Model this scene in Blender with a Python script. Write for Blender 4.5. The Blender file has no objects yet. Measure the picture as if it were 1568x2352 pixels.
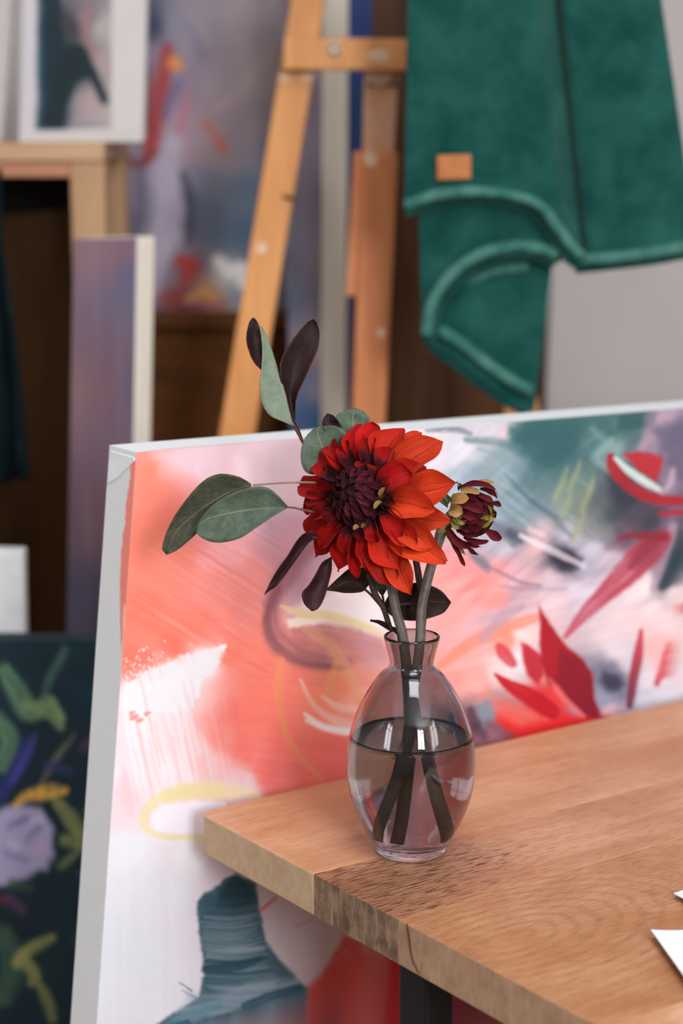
import bpy, bmesh, math, random
import numpy as np
from mathutils import Vector, Matrix

SC = bpy.context.scene
COL = SC.collection
# ------------------------------------------------------------------ camera
W_, H_ = 1568, 2352
LENS = 70.0
FPX = LENS / 36.0 * H_
PITCH = math.radians(11.3)
CZ = 1.213
cam_d = bpy.data.cameras.new('camera'); cam = bpy.data.objects.new('camera', cam_d); COL.objects.link(cam)
cam.location = (0, 0, CZ); cam.rotation_euler = (math.pi / 2 - PITCH, 0, 0)
cam_d.sensor_fit = 'VERTICAL'; cam_d.sensor_height = 36.0; cam_d.sensor_width = 24.0; cam_d.lens = LENS
cam_d.clip_start = 0.02
cam_d.dof.use_dof = True; cam_d.dof.focus_distance = 1.235; cam_d.dof.aperture_fstop = 4.4
SC.camera = cam
# ------------------------------------------------------------------ world, lights, exposure
wd = bpy.data.worlds.new('daylight'); SC.world = wd; wd.use_nodes = True
bg = wd.node_tree.nodes['Background']; bg.inputs[0].default_value = (0.80, 0.88, 1.0, 1); bg.inputs[1].default_value = 1.0

def area(name, loc, target, sx, sy, power, col):
    l = bpy.data.lights.new(name, 'AREA'); l.shape = 'RECTANGLE'; l.size = sx; l.size_y = sy
    l.energy = power; l.color = col
    o = bpy.data.objects.new(name, l); COL.objects.link(o); o.location = loc
    o.rotation_euler = (Vector(target) - Vector(loc)).to_track_quat('-Z', 'Y').to_euler()
    return o
area('daylight_window', (1.18, -2.47, 2.05), (1.18, 0.0, 2.05), 0.80, 0.90, 122, (0.91, 0.955, 1.0))
area('skylight', (0.25, 0.15, 2.72), (0.25, 0.15, 0.0), 0.9, 1.1, 34, (0.93, 0.965, 1.0))
area('daylight_right', (2.36, -1.15, 1.95), (0.0, -1.15, 1.95), 1.20, 1.20, 34, (0.92, 0.96, 1.0))
area('daylight_left', (-2.36, -0.95, 1.80), (0.0, -0.95, 1.80), 1.00, 1.20, 38, (0.93, 0.965, 1.0))
SC.view_settings.view_transform = 'Standard'; SC.view_settings.look = 'None'
SC.view_settings.exposure = 0.0; SC.view_settings.gamma = 1.0; SC.view_settings.use_curve_mapping = False
try:
    SC.cycles.use_denoising = True
    SC.cycles.max_bounces = 20; SC.cycles.transmission_bounces = 20; SC.cycles.glossy_bounces = 8
    SC.cycles.diffuse_bounces = 5; SC.cycles.transparent_max_bounces = 16
    SC.cycles.caustics_refractive = True; SC.cycles.caustics_reflective = False
    SC.cycles.sample_clamp_indirect = 6.0; SC.cycles.blur_glossy = 0.0
except Exception:
    pass

# ------------------------------------------------------------------ measuring helpers
_F = Vector((0, math.cos(PITCH), -math.sin(PITCH))); _R = Vector((1, 0, 0)); _U = Vector((0, math.sin(PITCH), math.cos(PITCH)))
_C = Vector((0, 0, CZ))
def ray(x, y): return _F + _R * ((x - 784) / FPX) + _U * ((1176 - y) / FPX)
def pz(x, y, z): d = ray(x, y); return _C + d * ((z - CZ) / d.z)
def py(x, y, Y): d = ray(x, y); return _C + d * (Y / d.y)
def pplane(x, y, p, n): d = ray(x, y); return _C + d * ((Vector(p) - _C).dot(n) / d.dot(n))
def proj_np(P):
    v = P - np.array(_C); w = v @ np.array(_F)
    return 784 + FPX * (v @ np.array(_R)) / w, 1176 - FPX * (v @ np.array(_U)) / w

def s2l(c):
    c = np.asarray(c, float) / 255.0
    return np.where(c <= 0.04045, c / 12.92, ((np.maximum(c, 0) + 0.055) / 1.055) ** 2.4)
def L3(r, g, b): return tuple(float(v) for v in s2l((r, g, b))) + (1.0,)

# ------------------------------------------------------------------ object helpers
def tag(o, label=None, cat=None, group=None, kind=None):
    if label: o['label'] = label
    if cat: o['category'] = cat
    if group: o['group'] = group
    if kind: o['kind'] = kind
    return o
def empty(name, loc, rotz=0.0):
    o = bpy.data.objects.new(name, None); COL.objects.link(o); o.location = loc; o.rotation_euler = (0, 0, rotz); o.empty_display_size = 0.02
    return o
def link(name, me, mat, parent=None, smooth=False):
    o = bpy.data.objects.new(name, me); COL.objects.link(o)
    if mat is not None:
        for m in (mat if isinstance(mat, (list, tuple)) else [mat]): me.materials.append(m)
    if smooth: me.polygons.foreach_set('use_smooth', [True] * len(me.polygons))
    if parent is not None:
        bpy.context.view_layer.update() if False else None
        o.parent = parent
        pm = Matrix.Translation(parent.location) @ parent.rotation_euler.to_matrix().to_4x4() if parent.parent is None else \
            (Matrix.Translation(parent.parent.location) @ parent.parent.rotation_euler.to_matrix().to_4x4())
        o.matrix_parent_inverse = pm.inverted()
    return o
def mesh(name, V, Fc, mat, parent=None, smooth=False, uv=None):
    me = bpy.data.meshes.new(name); me.from_pydata([tuple(v) for v in V], [], Fc)
    if uv is not None:
        l = me.uv_layers.new(name='UVMap'); li = np.empty(len(me.loops), int); me.loops.foreach_get('vertex_index', li)
        l.data.foreach_set('uv', np.asarray(uv, float)[li].ravel())
    me.update()
    return link(name, me, mat, parent, smooth)
def bevel(o, w, seg=2, angle=35):
    m = o.modifiers.new('bevel', 'BEVEL'); m.width = w; m.segments = seg; m.limit_method = 'ANGLE'; m.angle_limit = math.radians(angle)
    return o
def fixnormals(me):
    bm = bmesh.new(); bm.from_mesh(me); bmesh.ops.recalc_face_normals(bm, faces=bm.faces); bm.to_mesh(me); bm.free()
def prism(name, pts, ext, mat, parent=None, bev=0.0015, seg=2):
    """closed polygon pts (3-D), extruded by vector ext"""
    n = len(pts); e = Vector(ext)
    V = [Vector(p) for p in pts] + [Vector(p) + e for p in pts]
    Fc = [tuple(range(n)), tuple(range(2 * n - 1, n - 1, -1))] + [(i, i + n, (i + 1) % n + n, (i + 1) % n) for i in range(n)]
    o = mesh(name, V, Fc, mat, parent); fixnormals(o.data)
    if bev: bevel(o, bev, seg)
    return o
def box(name, lo, hi, mat, parent=None, bev=0.0):
    (a, b, c), (d, e, f) = lo, hi
    return prism(name, [(a, b, c), (d, b, c), (d, b, f), (a, b, f)], (0, e - b, 0), mat, parent, bev)
def slab(name, px, Y, thick, mat, parent=None, bev=0.002, skew=0.0, floor=None):
    return prism(name, [py(x, y, Y) for x, y in px], (skew, thick, 0), mat, parent, bev)
def catmull(P, n):
    P = [np.asarray(p, float) for p in P]
    if len(P) == 2:
        return np.array([P[0] + (P[1] - P[0]) * t for t in np.linspace(0, 1, n)])
    Q = [2 * P[0] - P[1]] + P + [2 * P[-1] - P[-2]]
    out = []
    dense = []
    for i in range(1, len(Q) - 2):
        p0, p1, p2, p3 = Q[i - 1:i + 3]
        for t in np.linspace(0, 1, 24, endpoint=False):
            dense.append(0.5 * ((2 * p1) + (-p0 + p2) * t + (2 * p0 - 5 * p1 + 4 * p2 - p3) * t * t + (-p0 + 3 * p1 - 3 * p2 + p3) * t ** 3))
    dense.append(P[-1]); D = np.array(dense)
    s = np.r_[0, np.cumsum(np.linalg.norm(np.diff(D[:, :min(3, D.shape[1])], axis=0), axis=1))]; s /= s[-1]
    t = np.linspace(0, 1, n)
    return np.stack([np.interp(t, s, D[:, k]) for k in range(D.shape[1])], 1)
def tube(name, pts, rad, mat, parent=None, ns=12, n=None, wob=0.0, seed=0, cap=True):
    """swept tube through 3-D pts; rad a number or list of control radii"""
    pts = [np.asarray(p, float) for p in pts]
    r_ = [rad] * len(pts) if not hasattr(rad, '__len__') else list(rad)
    n = n or max(8, 6 * len(pts))
    C4 = catmull([np.r_[p, r] for p, r in zip(pts, r_)], n)
    P, Rr = C4[:, :3], C4[:, 3]
    T = np.gradient(P, axis=0); T /= np.linalg.norm(T, axis=1)[:, None]
    up = np.array([0.13, 0.2, 0.97]); 
    if abs(T[0] @ up) > 0.9: up = np.array([1.0, 0.1, 0.0])
    rng = np.random.RandomState(seed)
    V = []; uv = []
    Nn = np.cross(T[0], up); Nn /= np.linalg.norm(Nn)
    for i in range(n):
        Nn = Nn - T[i] * (Nn @ T[i]); Nn /= np.linalg.norm(Nn); B = np.cross(T[i], Nn)
        for k in range(ns):
            a = 2 * math.pi * k / ns; rr = Rr[i] * (1 + wob * (rng.rand() - 0.5))
            V.append(P[i] + (Nn * math.cos(a) + B * math.sin(a)) * rr); uv.append((k / ns, i / (n - 1)))
    Fc = [(i * ns + k, i * ns + (k + 1) % ns, (i + 1) * ns + (k + 1) % ns, (i + 1) * ns + k) for i in range(n - 1) for k in range(ns)]
    if cap: Fc += [tuple(range(ns - 1, -1, -1)), tuple(range((n - 1) * ns, n * ns))]
    o = mesh(name, V, Fc, mat, parent, True, uv)
    return o
def lathe(prof, ns=96):
    V = []; Fc = []; n = len(prof)
    for r, z in prof:
        if r < 1e-6: V.append([(0, 0, z)])
        else: V.append([(r * math.cos(2 * math.pi * k / ns), r * math.sin(2 * math.pi * k / ns), z) for k in range(ns)])
    base = []; flat = []
    for ring in V: base.append(len(flat)); flat += ring
    for i in range(n - 1):
        a, b = V[i], V[i + 1]
        for k in range(ns):
            k2 = (k + 1) % ns
            if len(a) == 1 and len(b) == 1: continue
            if len(a) == 1: Fc.append((base[i], base[i + 1] + k, base[i + 1] + k2))
            elif len(b) == 1: Fc.append((base[i] + k, base[i] + k2, base[i + 1]))
            else: Fc.append((base[i] + k, base[i] + k2, base[i + 1] + k2, base[i + 1] + k))
    return flat, Fc
def gridfaces(nu, nv):
    return [(i * nv + j, (i + 1) * nv + j, (i + 1) * nv + j + 1, i * nv + j + 1) for i in range(nu - 1) for j in range(nv - 1)]

# ------------------------------------------------------------------ materials
class NT:
    def __init__(s, name):
        s.m = bpy.data.materials.new(name); s.m.use_nodes = True; s.t = s.m.node_tree; s.b = s.t.nodes['Principled BSDF']
    def n(s, typ, **kw):
        q = s.t.nodes.new(typ)
        for k, v in kw.items():
            if k == 'inp':
                for a, b in v.items(): q.inputs[a].default_value = b
            else: setattr(q, k, v)
        return q
    def l(s, a, b): s.t.links.new(a, b)
    def mix(s, fac, a, b, mode='MIX'):
        q = s.n('ShaderNodeMix', data_type='RGBA', blend_type=mode)
        for v, i in ((fac, 0), (a, 6), (b, 7)):
            if hasattr(v, 'is_output'): s.l(v, q.inputs[i])
            else: q.inputs[i].default_value = v
        return q.outputs[2]
    def math(s, op, a, b=0.0, c=None, clamp=False):
        q = s.n('ShaderNodeMath', operation=op, use_clamp=clamp)
        for v, i in ((a, 0), (b, 1)) + (((c, 2),) if c is not None else ()):
            if hasattr(v, 'is_output'): s.l(v, q.inputs[i])
            else: q.inputs[i].default_value = v
        return q.outputs[0]
    def ramp(s, v, a, b, smooth=True):
        q = s.n('ShaderNodeMapRange', interpolation_type='SMOOTHSTEP' if smooth else 'LINEAR')
        s.l(v, q.inputs[0]); q.inputs[1].default_value = a; q.inputs[2].default_value = b
        return q.outputs[0]
    def coord(s, which='Object', scale=(1, 1, 1), rot=(0, 0, 0), loc=(0, 0, 0)):
        tc = s.n('ShaderNodeTexCoord'); mp = s.n('ShaderNodeMapping'); s.l(tc.outputs[which], mp.inputs[0])
        mp.inputs['Scale'].default_value = scale; mp.inputs['Rotation'].default_value = rot; mp.inputs['Location'].default_value = loc
        return mp.outputs[0]
    def noise(s, vec, scale, detail=3, rough=0.5, dist=0.0):
        q = s.n('ShaderNodeTexNoise'); q.inputs['Scale'].default_value = scale; q.inputs['Detail'].default_value = detail
        q.inputs['Roughness'].default_value = rough; q.inputs['Distortion'].default_value = dist
        if vec is not None: s.l(vec, q.inputs['Vector'])
        return q.outputs[0]
    def bump(s, h, strength, dist=0.001):
        q = s.n('ShaderNodeBump'); q.inputs['Strength'].default_value = strength; q.inputs['Distance'].default_value = dist
        s.l(h, q.inputs['Height']); s.l(q.outputs[0], s.b.inputs['Normal'])
    def base(s, v):
        if hasattr(v, 'is_output'): s.l(v, s.b.inputs['Base Color'])
        else: s.b.inputs['Base Color'].default_value = v
    def set(s, **kw):
        for k, v in kw.items(): s.b.inputs[k.replace('_', ' ')].default_value = v
        return s

def mat_mottle(name, c1, c2, scale=12, rough=0.6, stretch=(1, 1, 1), bump=0.0, bscale=200, spec=0.4, coat=0.0):
    m = NT(name); v = m.coord('Object', stretch)
    n1 = m.ramp(m.noise(v, scale, 4, 0.6), 0.3, 0.7)
    m.base(m.mix(n1, c1, c2)); m.set(Roughness=rough, Specular_IOR_Level=spec)
    if bump: m.bump(m.noise(v, bscale, 3), bump, 0.001)
    return m.m

def mat_paint(name, weave=900, bump=0.25, rough=0.55):
    m = NT(name); at = m.n('ShaderNodeAttribute', attribute_name='paint')
    v = m.coord('Object')
    g = m.noise(v, 260, 4, 0.7)
    gain = m.math('ADD', m.math('MULTIPLY', g, 0.10), 0.95)
    q = m.n('ShaderNodeVectorMath', operation='SCALE'); m.l(at.outputs['Color'], q.inputs[0]); m.l(gain, q.inputs['Scale'])
    m.l(q.outputs[0], m.b.inputs['Base Color']); m.set(Roughness=rough, Specular_IOR_Level=0.25)
    if bump:
        w1 = m.n('ShaderNodeTexWave', wave_type='BANDS', bands_direction='Z', inp={'Scale': weave / 3.0, 'Distortion': 0.6}); m.l(v, w1.inputs[0])
        w2 = m.n('ShaderNodeTexWave', wave_type='BANDS', bands_direction='X', inp={'Scale': weave / 3.0, 'Distortion': 0.6}); m.l(v, w2.inputs[0])
        m.bump(m.math('ADD', m.math('ADD', w1.outputs[1], w2.outputs[1]), m.math('MULTIPLY', g, 2.0)), bump, 0.0003)
    return m.m

def mat_plank(name, light, dark, ring_off, ring_tilt, ringscale, pore, seed, near_dark=0.0, arch=None, ringmix=0.55):
    m = NT(name)
    v = m.coord('Object', (1, 1, 1), (0, 0, 0), (seed * 3.1, seed * 1.7, 0))
    o = m.coord('Object')
    nl = m.noise(m.coord('Object', (3, 14, 14), (0, 0, 0), (seed, 0, 0)), 1.5, 4, 0.6, 0.4)
    # growth rings around a tilted axis
    rv = m.coord('Object', (1, 1, 1), (0, ring_tilt[0], ring_tilt[1]), ring_off)
    wob = m.noise(m.coord('Object', (8, 14, 14), (0, 0, 0), (seed, 2, 1)), 1.0, 3, 0.5)
    add = m.n('ShaderNodeVectorMath', operation='ADD'); sc = m.n('ShaderNodeVectorMath', operation='SCALE'); m.l(wob, sc.inputs[0]); sc.inputs['Scale'].default_value = 0.022
    m.l(rv, add.inputs[0]); m.l(sc.outputs[0], add.inputs[1])
    w = m.n('ShaderNodeTexWave', wave_type='RINGS', rings_direction='X', wave_profile='SIN',
            inp={'Scale': ringscale, 'Distortion': 1.2, 'Detail': 3.0, 'Detail Scale': 2.0}); m.l(add.outputs[0], w.inputs[0])
    streak = m.noise(m.coord('Object', (7, 120, 120), (0, 0, 0), (seed * 2, 0, 0)), 1.0, 4, 0.6, 0.2)
    f = m.math('ADD', m.math('MULTIPLY', nl, 0.75), m.math('ADD', m.math('MULTIPLY', w.outputs[1], ringmix * 0.5), m.math('MULTIPLY', streak, 0.5)))
    f = m.ramp(f, 0.40, 1.25)
    c = m.mix(f, dark, light)
    if arch:
        av = m.n('ShaderNodeVectorMath', operation='ADD'); sc2 = m.n('ShaderNodeVectorMath', operation='SCALE'); m.l(wob, sc2.inputs[0]); sc2.inputs['Scale'].default_value = 0.012
        m.l(m.coord('Object', (arch[2], 1, 0), (0, 0, 0), (-arch[0] * arch[2], arch[1], 0)), av.inputs[0]); m.l(sc2.outputs[0], av.inputs[1])
        w2 = m.n('ShaderNodeTexWave', wave_type='RINGS', rings_direction='Z', wave_profile='SIN', inp={'Scale': 40.0, 'Distortion': 1.6, 'Detail': 3.0, 'Detail Scale': 1.5}); m.l(av.outputs[0], w2.inputs[0])
        ln = m.n('ShaderNodeVectorMath', operation='LENGTH'); m.l(av.outputs[0], ln.inputs[0])
        near = m.math('SUBTRACT', 1.0, m.ramp(ln.outputs['Value'], 0.045, 0.115))
        dk = m.math('MULTIPLY', m.ramp(w2.outputs[1], 0.45, 0.05), m.math('MULTIPLY', near, 0.42))
        c = m.mix(dk, c, L3(150, 98, 62)); c = m.mix(m.math('MULTIPLY', near, 0.22), c, L3(186, 128, 84))
    # short dark pores along the grain
    pn = m.noise(m.coord('Object', (76, 760, 760), (0, 0, 0), (seed, seed, 0)), 1.0, 2, 0.5, 0.3)
    pores = m.ramp(pn, 0.50, 0.62)
    sep = m.n('ShaderNodeSeparateXYZ'); m.l(o, sep.inputs[0])
    amt = pore
    if near_dark:
        big = m.noise(m.coord('Object', (10, 16, 10), (0, 0, 0), (seed, 4, 0)), 1.0, 3, 0.6)
        e = m.math('SUBTRACT', 1.0, m.ramp(m.math('ADD', m.math('ADD', sep.outputs[0], m.math('MULTIPLY', m.math('ABSOLUTE', m.math('ADD', sep.outputs[1], 0.172)), 1.6)), m.math('MULTIPLY', big, 0.12)), 0.05, 0.26))
        c = m.mix(m.math('MULTIPLY', e, near_dark * 0.5, clamp=True), c, L3(124, 86, 66))
        amt = m.math('ADD', m.math('MULTIPLY', e, near_dark), pore)
        pores2 = m.math('MULTIPLY', pores, amt, clamp=True)
    else:
        pores2 = m.math('MULTIPLY', pores, pore)
    c = m.mix(pores2, c, L3(96, 58, 36))
    m.base(c); m.set(Roughness=0.42, Specular_IOR_Level=0.35)
    m.bump(m.math('ADD', m.math('MULTIPLY', pores2, -1.0), m.math('MULTIPLY', streak, 0.3)), 0.18, 0.0006)
    return m.m
def mat_endgrain(name, c1, c2, seed, streak=0.0):
    m = NT(name)
    n1 = m.noise(m.coord('Object', (1, 60, 60), (0, 0, 0), (seed, seed, 0)), 1.0, 4, 0.65, 0.3)
    n2 = m.noise(m.coord('Object', (300, 420, 90), (0, 0, 0), (seed, seed, 0)), 1.0, 3, 0.6)
    f = m.ramp(m.math('ADD', m.math('MULTIPLY', n1, 0.7), m.math('MULTIPLY', n2, 0.3)), 0.33, 0.66)
    c = m.mix(f, c1, c2)
    if streak:
        s = m.ramp(m.noise(m.coord('Object', (1, 260, 40), (0, 0, 0), (seed, 1, 0)), 1.0, 3, 0.6, 0.5), 0.55, 0.72)
        c = m.mix(m.math('MULTIPLY', s, streak), c, L3(205, 185, 165))
    m.base(c); m.set(Roughness=0.6, Specular_IOR_Level=0.3); m.bump(n2, 0.2, 0.0004)
    return m.m
def mat_petal(name, tipc=None, veins=0.5, dark=(52, 6, 14)):
    """object colour = petal hue; object alpha = how far the maroon base reaches"""
    m = NT(name); oi = m.n('ShaderNodeObjectInfo'); uv = m.n('ShaderNodeTexCoord'); sep = m.n('ShaderNodeSeparateXYZ'); m.l(uv.outputs['UV'], sep.inputs[0])
    mp = m.n('ShaderNodeMapping'); m.l(uv.outputs['UV'], mp.inputs[0]); mp.inputs['Scale'].default_value = (34, 0.9, 1)
    add = m.n('ShaderNodeVectorMath', operation='ADD'); m.l(mp.outputs[0], add.inputs[0]); m.l(oi.outputs['Random'], add.inputs[1])
    vn = m.noise(add.outputs[0], 1.0, 3, 0.6, 0.2)
    v = m.ramp(vn, 0.48, 0.68)
    mp2 = m.n('ShaderNodeMapping'); m.l(uv.outputs['UV'], mp2.inputs[0]); mp2.inputs['Scale'].default_value = (3, 2.0, 1)
    add2 = m.n('ShaderNodeVectorMath', operation='ADD'); m.l(mp2.outputs[0], add2.inputs[0]); m.l(oi.outputs['Random'], add2.inputs[1])
    bl = m.noise(add2.outputs[0], 1.6, 3, 0.6)
    dk = m.mix(m.math('MULTIPLY', v, veins), oi.outputs['Color'], m.mix(0.62, oi.outputs['Color'], L3(*dark)))
    hue = m.mix(m.math('MULTIPLY', m.ramp(bl, 0.45, 0.7), 0.55), dk, m.mix(0.5, oi.outputs['Color'], L3(150, 12, 12)))
    ext = m.math('ADD', oi.outputs['Alpha'], m.math('MULTIPLY', m.math('SUBTRACT', bl, 0.5), 0.35))
    e0 = m.math('SUBTRACT', sep.outputs[1], ext)
    basef = m.math('SUBTRACT', 1.0, m.ramp(e0, -0.10, 0.22))
    c = m.mix(basef, hue, L3(*dark))
    crease = m.math('SUBTRACT', 1.0, m.ramp(m.math('ABSOLUTE', m.math('SUBTRACT', sep.outputs[0], m.math('ADD', 0.47, m.math('MULTIPLY', bl, 0.06)))), 0.004, 0.022))
    c = m.mix(m.math('MULTIPLY', crease, 0.55), c, L3(*dark))
    rim = m.ramp(m.math('ABSOLUTE', m.math('SUBTRACT', sep.outputs[0], 0.5)), 0.44, 0.5)
    c = m.mix(m.math('MULTIPLY', rim, 0.6), c, m.mix(0.3, oi.outputs['Color'], L3(120, 10, 20)))
    m.base(c); m.set(Roughness=0.6, Specular_IOR_Level=0.12, Sheen_Weight=0.03)
    m.bump(vn, 0.6, 0.0008)
    tr = m.n('ShaderNodeBsdfTranslucent'); m.l(c, tr.inputs[0])
    mx = m.n('ShaderNodeMixShader'); mx.inputs[0].default_value = 0.16
    out = m.t.nodes['Material Output']; m.l(m.b.outputs[0], mx.inputs[1]); m.l(tr.outputs[0], mx.inputs[2]); m.l(mx.outputs[0], out.inputs[0])
    return m.m
def mat_leaf(name, c1, c2, vein, rim, veinstr=0.6, rough=0.55, bumps=0.4):
    m = NT(name); uv = m.n('ShaderNodeTexCoord'); sep = m.n('ShaderNodeSeparateXYZ'); m.l(uv.outputs['UV'], sep.inputs[0])
    du = m.math('ABSOLUTE', m.math('SUBTRACT', sep.outputs[0], 0.5))
    oi = m.n('ShaderNodeObjectInfo')
    n1 = m.noise(m.coord('Object'), 190, 4, 0.65)
    c = m.mix(m.ramp(n1, 0.3, 0.7), c1, c2)
    midr = m.math('SUBTRACT', 1.0, m.ramp(du, 0.006, 0.022))
    # side veins run forward from the midrib
    nz = m.noise(uv.outputs['UV'], 5.0, 3)
    ph = m.math('SUBTRACT', m.math('MULTIPLY', sep.outputs[1], 7.0), m.math('MULTIPLY', du, 5.0))
    ph = m.math('ADD', ph, m.math('MULTIPLY', nz, 1.3))
    fr = m.math('ABSOLUTE', m.math('SUBTRACT', m.math('FRACT', ph), 0.5))
    sv = m.math('SUBTRACT', 1.0, m.ramp(fr, 0.012, 0.055))
    vv = m.math('MAXIMUM', midr, m.math('MULTIPLY', sv, 0.38))
    c = m.mix(m.math('MULTIPLY', vv, veinstr), c, vein)
    rimf = m.math('MULTIPLY', m.ramp(du, 0.485, 0.5), m.ramp(m.noise(m.coord('Object'), 240, 2), 0.45, 0.62))
    c = m.mix(m.math('MULTIPLY', rimf, 0.9), c, rim)
    m.base(c); m.set(Roughness=rough, Specular_IOR_Level=0.13)
    m.bump(m.math('ADD', m.math('MULTIPLY', sv, -0.6), n1), bumps, 0.0006)
    return m.m
def mat_stem(name, c1, c2, rough=0.6):
    m = NT(name); mp = m.n('ShaderNodeMapping'); uv = m.n('ShaderNodeTexCoord'); m.l(uv.outputs['UV'], mp.inputs[0]); mp.inputs['Scale'].default_value = (9, 2.5, 1)
    n1 = m.noise(mp.outputs[0], 1.5, 4, 0.65); n2 = m.noise(m.coord('Object'), 300, 3)
    m.base(m.mix(m.ramp(m.math('ADD', m.math('MULTIPLY', n1, 0.7), m.math('MULTIPLY', n2, 0.3)), 0.35, 0.65), c1, c2)); m.set(Roughness=rough, Specular_IOR_Level=0.3)
    oz = m.n('ShaderNodeSeparateXYZ'); m.l(m.coord('Object'), oz.inputs[0])
    wet = m.math('SUBTRACT', 1.0, m.ramp(oz.outputs[2], 0.845, 0.90))
    src = m.b.inputs['Base Color'].links[0].from_socket
    m.base(m.mix(m.math('MULTIPLY', wet, 0.72), src, L3(22, 18, 17)))
    m.bump(n1, 0.4, 0.0006)
    return m.m

M = {}
M['wall'] = mat_mottle('wall_paint', L3(190, 181, 178), L3(197, 189, 185), 3, 0.8, bump=0.05)
M['wall_room'] = mat_mottle('room_wall_paint', L3(150, 148, 146), L3(158, 156, 153), 3, 0.8)
M['ceiling'] = mat_mottle('ceiling_paint', L3(226, 226, 226), L3(232, 232, 232), 3, 0.8)
M['floor'] = mat_mottle('floor_boards', L3(120, 90, 66), L3(146, 112, 84), 3, 0.5, (1, 12, 1))
M['white_gesso'] = mat_mottle('white_canvas_edge', L3(224, 224, 224), L3(236, 236, 237), 40, 0.75, bump=0.2, bscale=900)
M['cream_gesso'] = mat_mottle('cream_canvas_edge', L3(240, 230, 212), L3(246, 238, 224), 14, 0.75, (1, 1, .3))
M['dark_edge'] = mat_mottle('dark_painted_edge', L3(26, 44, 52), L3(34, 54, 62), 14, 0.75)
M['paint'] = mat_paint('painted_canvas', 900, 0.12)
M['paint_far'] = mat_paint('painted_canvas_far', 500, 0.0)
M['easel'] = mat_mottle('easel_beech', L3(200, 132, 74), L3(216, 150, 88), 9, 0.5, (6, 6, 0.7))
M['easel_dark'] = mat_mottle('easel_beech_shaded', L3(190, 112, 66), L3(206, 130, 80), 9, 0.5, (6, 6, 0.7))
M['easel_bare'] = mat_mottle('easel_paint_worn', L3(214, 164, 134), L3(200, 138, 98), 16, 0.6, (3, 3, 1))
M['splash'] = mat_mottle('dried_white_paint', L3(226, 190, 166), L3(216, 172, 138), 60, 0.6)
M['bolt'] = mat_mottle('steel_bolt', L3(235, 222, 202), L3(240, 228, 210), 60, 0.35)
M['brown'] = mat_mottle('brown_dresser_wood', L3(74, 42, 18), L3(94, 55, 25), 3, 0.55, (2, 2, 8), spec=0.08)
M['brown_dark'] = mat_mottle('dark_brown_board', L3(52, 32, 15), L3(68, 44, 22), 3, 0.6, (8, 2, 0.6), spec=0.08)
M['brown_board'] = mat_mottle('dark_walnut_panel', L3(52, 31, 18), L3(92, 58, 36), 4, 0.45, (9, 2, 0.4), spec=0.08)
M['pine'] = mat_mottle('pine_stand', L3(172, 130, 98), L3(192, 154, 118), 6, 0.55, (0.8, 6, 6))
M['pine_leg'] = mat_mottle('pine_stand_leg', L3(168, 128, 92), L3(184, 144, 106), 6, 0.55, (6, 6, .8))
M['pine_red'] = mat_mottle('reddish_pine_rail', L3(168, 112, 82), L3(182, 128, 96), 6, 0.55, (0.8, 6, 6))
M['black'] = mat_mottle('black_backing', L3(20, 18, 16), L3(28, 24, 20), 6, 0.7, spec=0.08)
M['cloth_dark'] = mat_mottle('dark_teal_cloth', L3(10, 20, 24), L3(18, 30, 33), 30, 0.9, bump=0.4, bscale=400, spec=0.08)
M['leather'] = mat_mottle('tan_leather', L3(164, 94, 44), L3(180, 110, 54), 60, 0.6, bump=0.3, bscale=900)
M['black_metal'] = mat_mottle('black_powder_coat', L3(15, 17, 21), L3(19, 21, 26), 60, 0.45, bump=0.1, bscale=2500, spec=0.3)
M['paper'] = mat_mottle('white_card', L3(232, 236, 240), L3(236, 239, 242), 30, 0.6)

def wool():
    m = NT('teal_wool'); v = m.coord('Object')
    a = m.noise(v, 26, 5, 0.62, 0.3); b = m.noise(v, 420, 3, 0.7)
    f = m.ramp(m.math('ADD', m.math('MULTIPLY', a, 0.72), m.math('MULTIPLY', b, 0.40)), 0.36, 0.80)
    m.base(m.mix(f, L3(4, 56, 51), L3(34, 84, 76))); m.set(Roughness=0.95, Specular_IOR_Level=0.1, Sheen_Weight=0.35, Sheen_Roughness=0.5)
    m.b.inputs['Sheen Tint'].default_value = L3(150, 200, 190)
    m.bump(b, 0.6, 0.0015)
    return m.m
M['wool'] = wool()
M['wool_toplit'] = mat_mottle('teal_wool_toplit', L3(44, 94, 85), L3(78, 122, 111), 60, 0.95, bump=.5, bscale=420, spec=.1)  # paler teal paints the overhead light onto the upper hem rolls

# ------------------------------------------------------------------ brush engine (flat paint on canvases)
def _hash(ix, iy, seed):
    h = (ix.astype(np.int64) * 374761393 + iy.astype(np.int64) * 668265263 + seed * 974711) & 0x7fffffff
    h = ((h ^ (h >> 13)) * 1274126177) & 0x7fffffff
    return ((h ^ (h >> 16)) & 0xffff) / 65535.0
def vnoise(x, y, seed=0):
    ix = np.floor(x); iy = np.floor(y); fx = x - ix; fy = y - iy
    fx = fx * fx * (3 - 2 * fx); fy = fy * fy * (3 - 2 * fy)
    a = _hash(ix, iy, seed); b = _hash(ix + 1, iy, seed); c = _hash(ix, iy + 1, seed); d = _hash(ix + 1, iy + 1, seed)
    return (a * (1 - fx) + b * fx) * (1 - fy) + (c * (1 - fx) + d * fx) * fy
def fbm(x, y, seed=0, o=3):
    s = 0; a = 0.5; t = 0
    for k in range(o):
        s = s + a * vnoise(x * 2 ** k, y * 2 ** k, seed + k * 17); t += a; a *= 0.5
    return s / t
def sstep(a, b, x):
    t = np.clip((x - a) / (b - a), 0, 1); return t * t * (3 - 2 * t)

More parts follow.
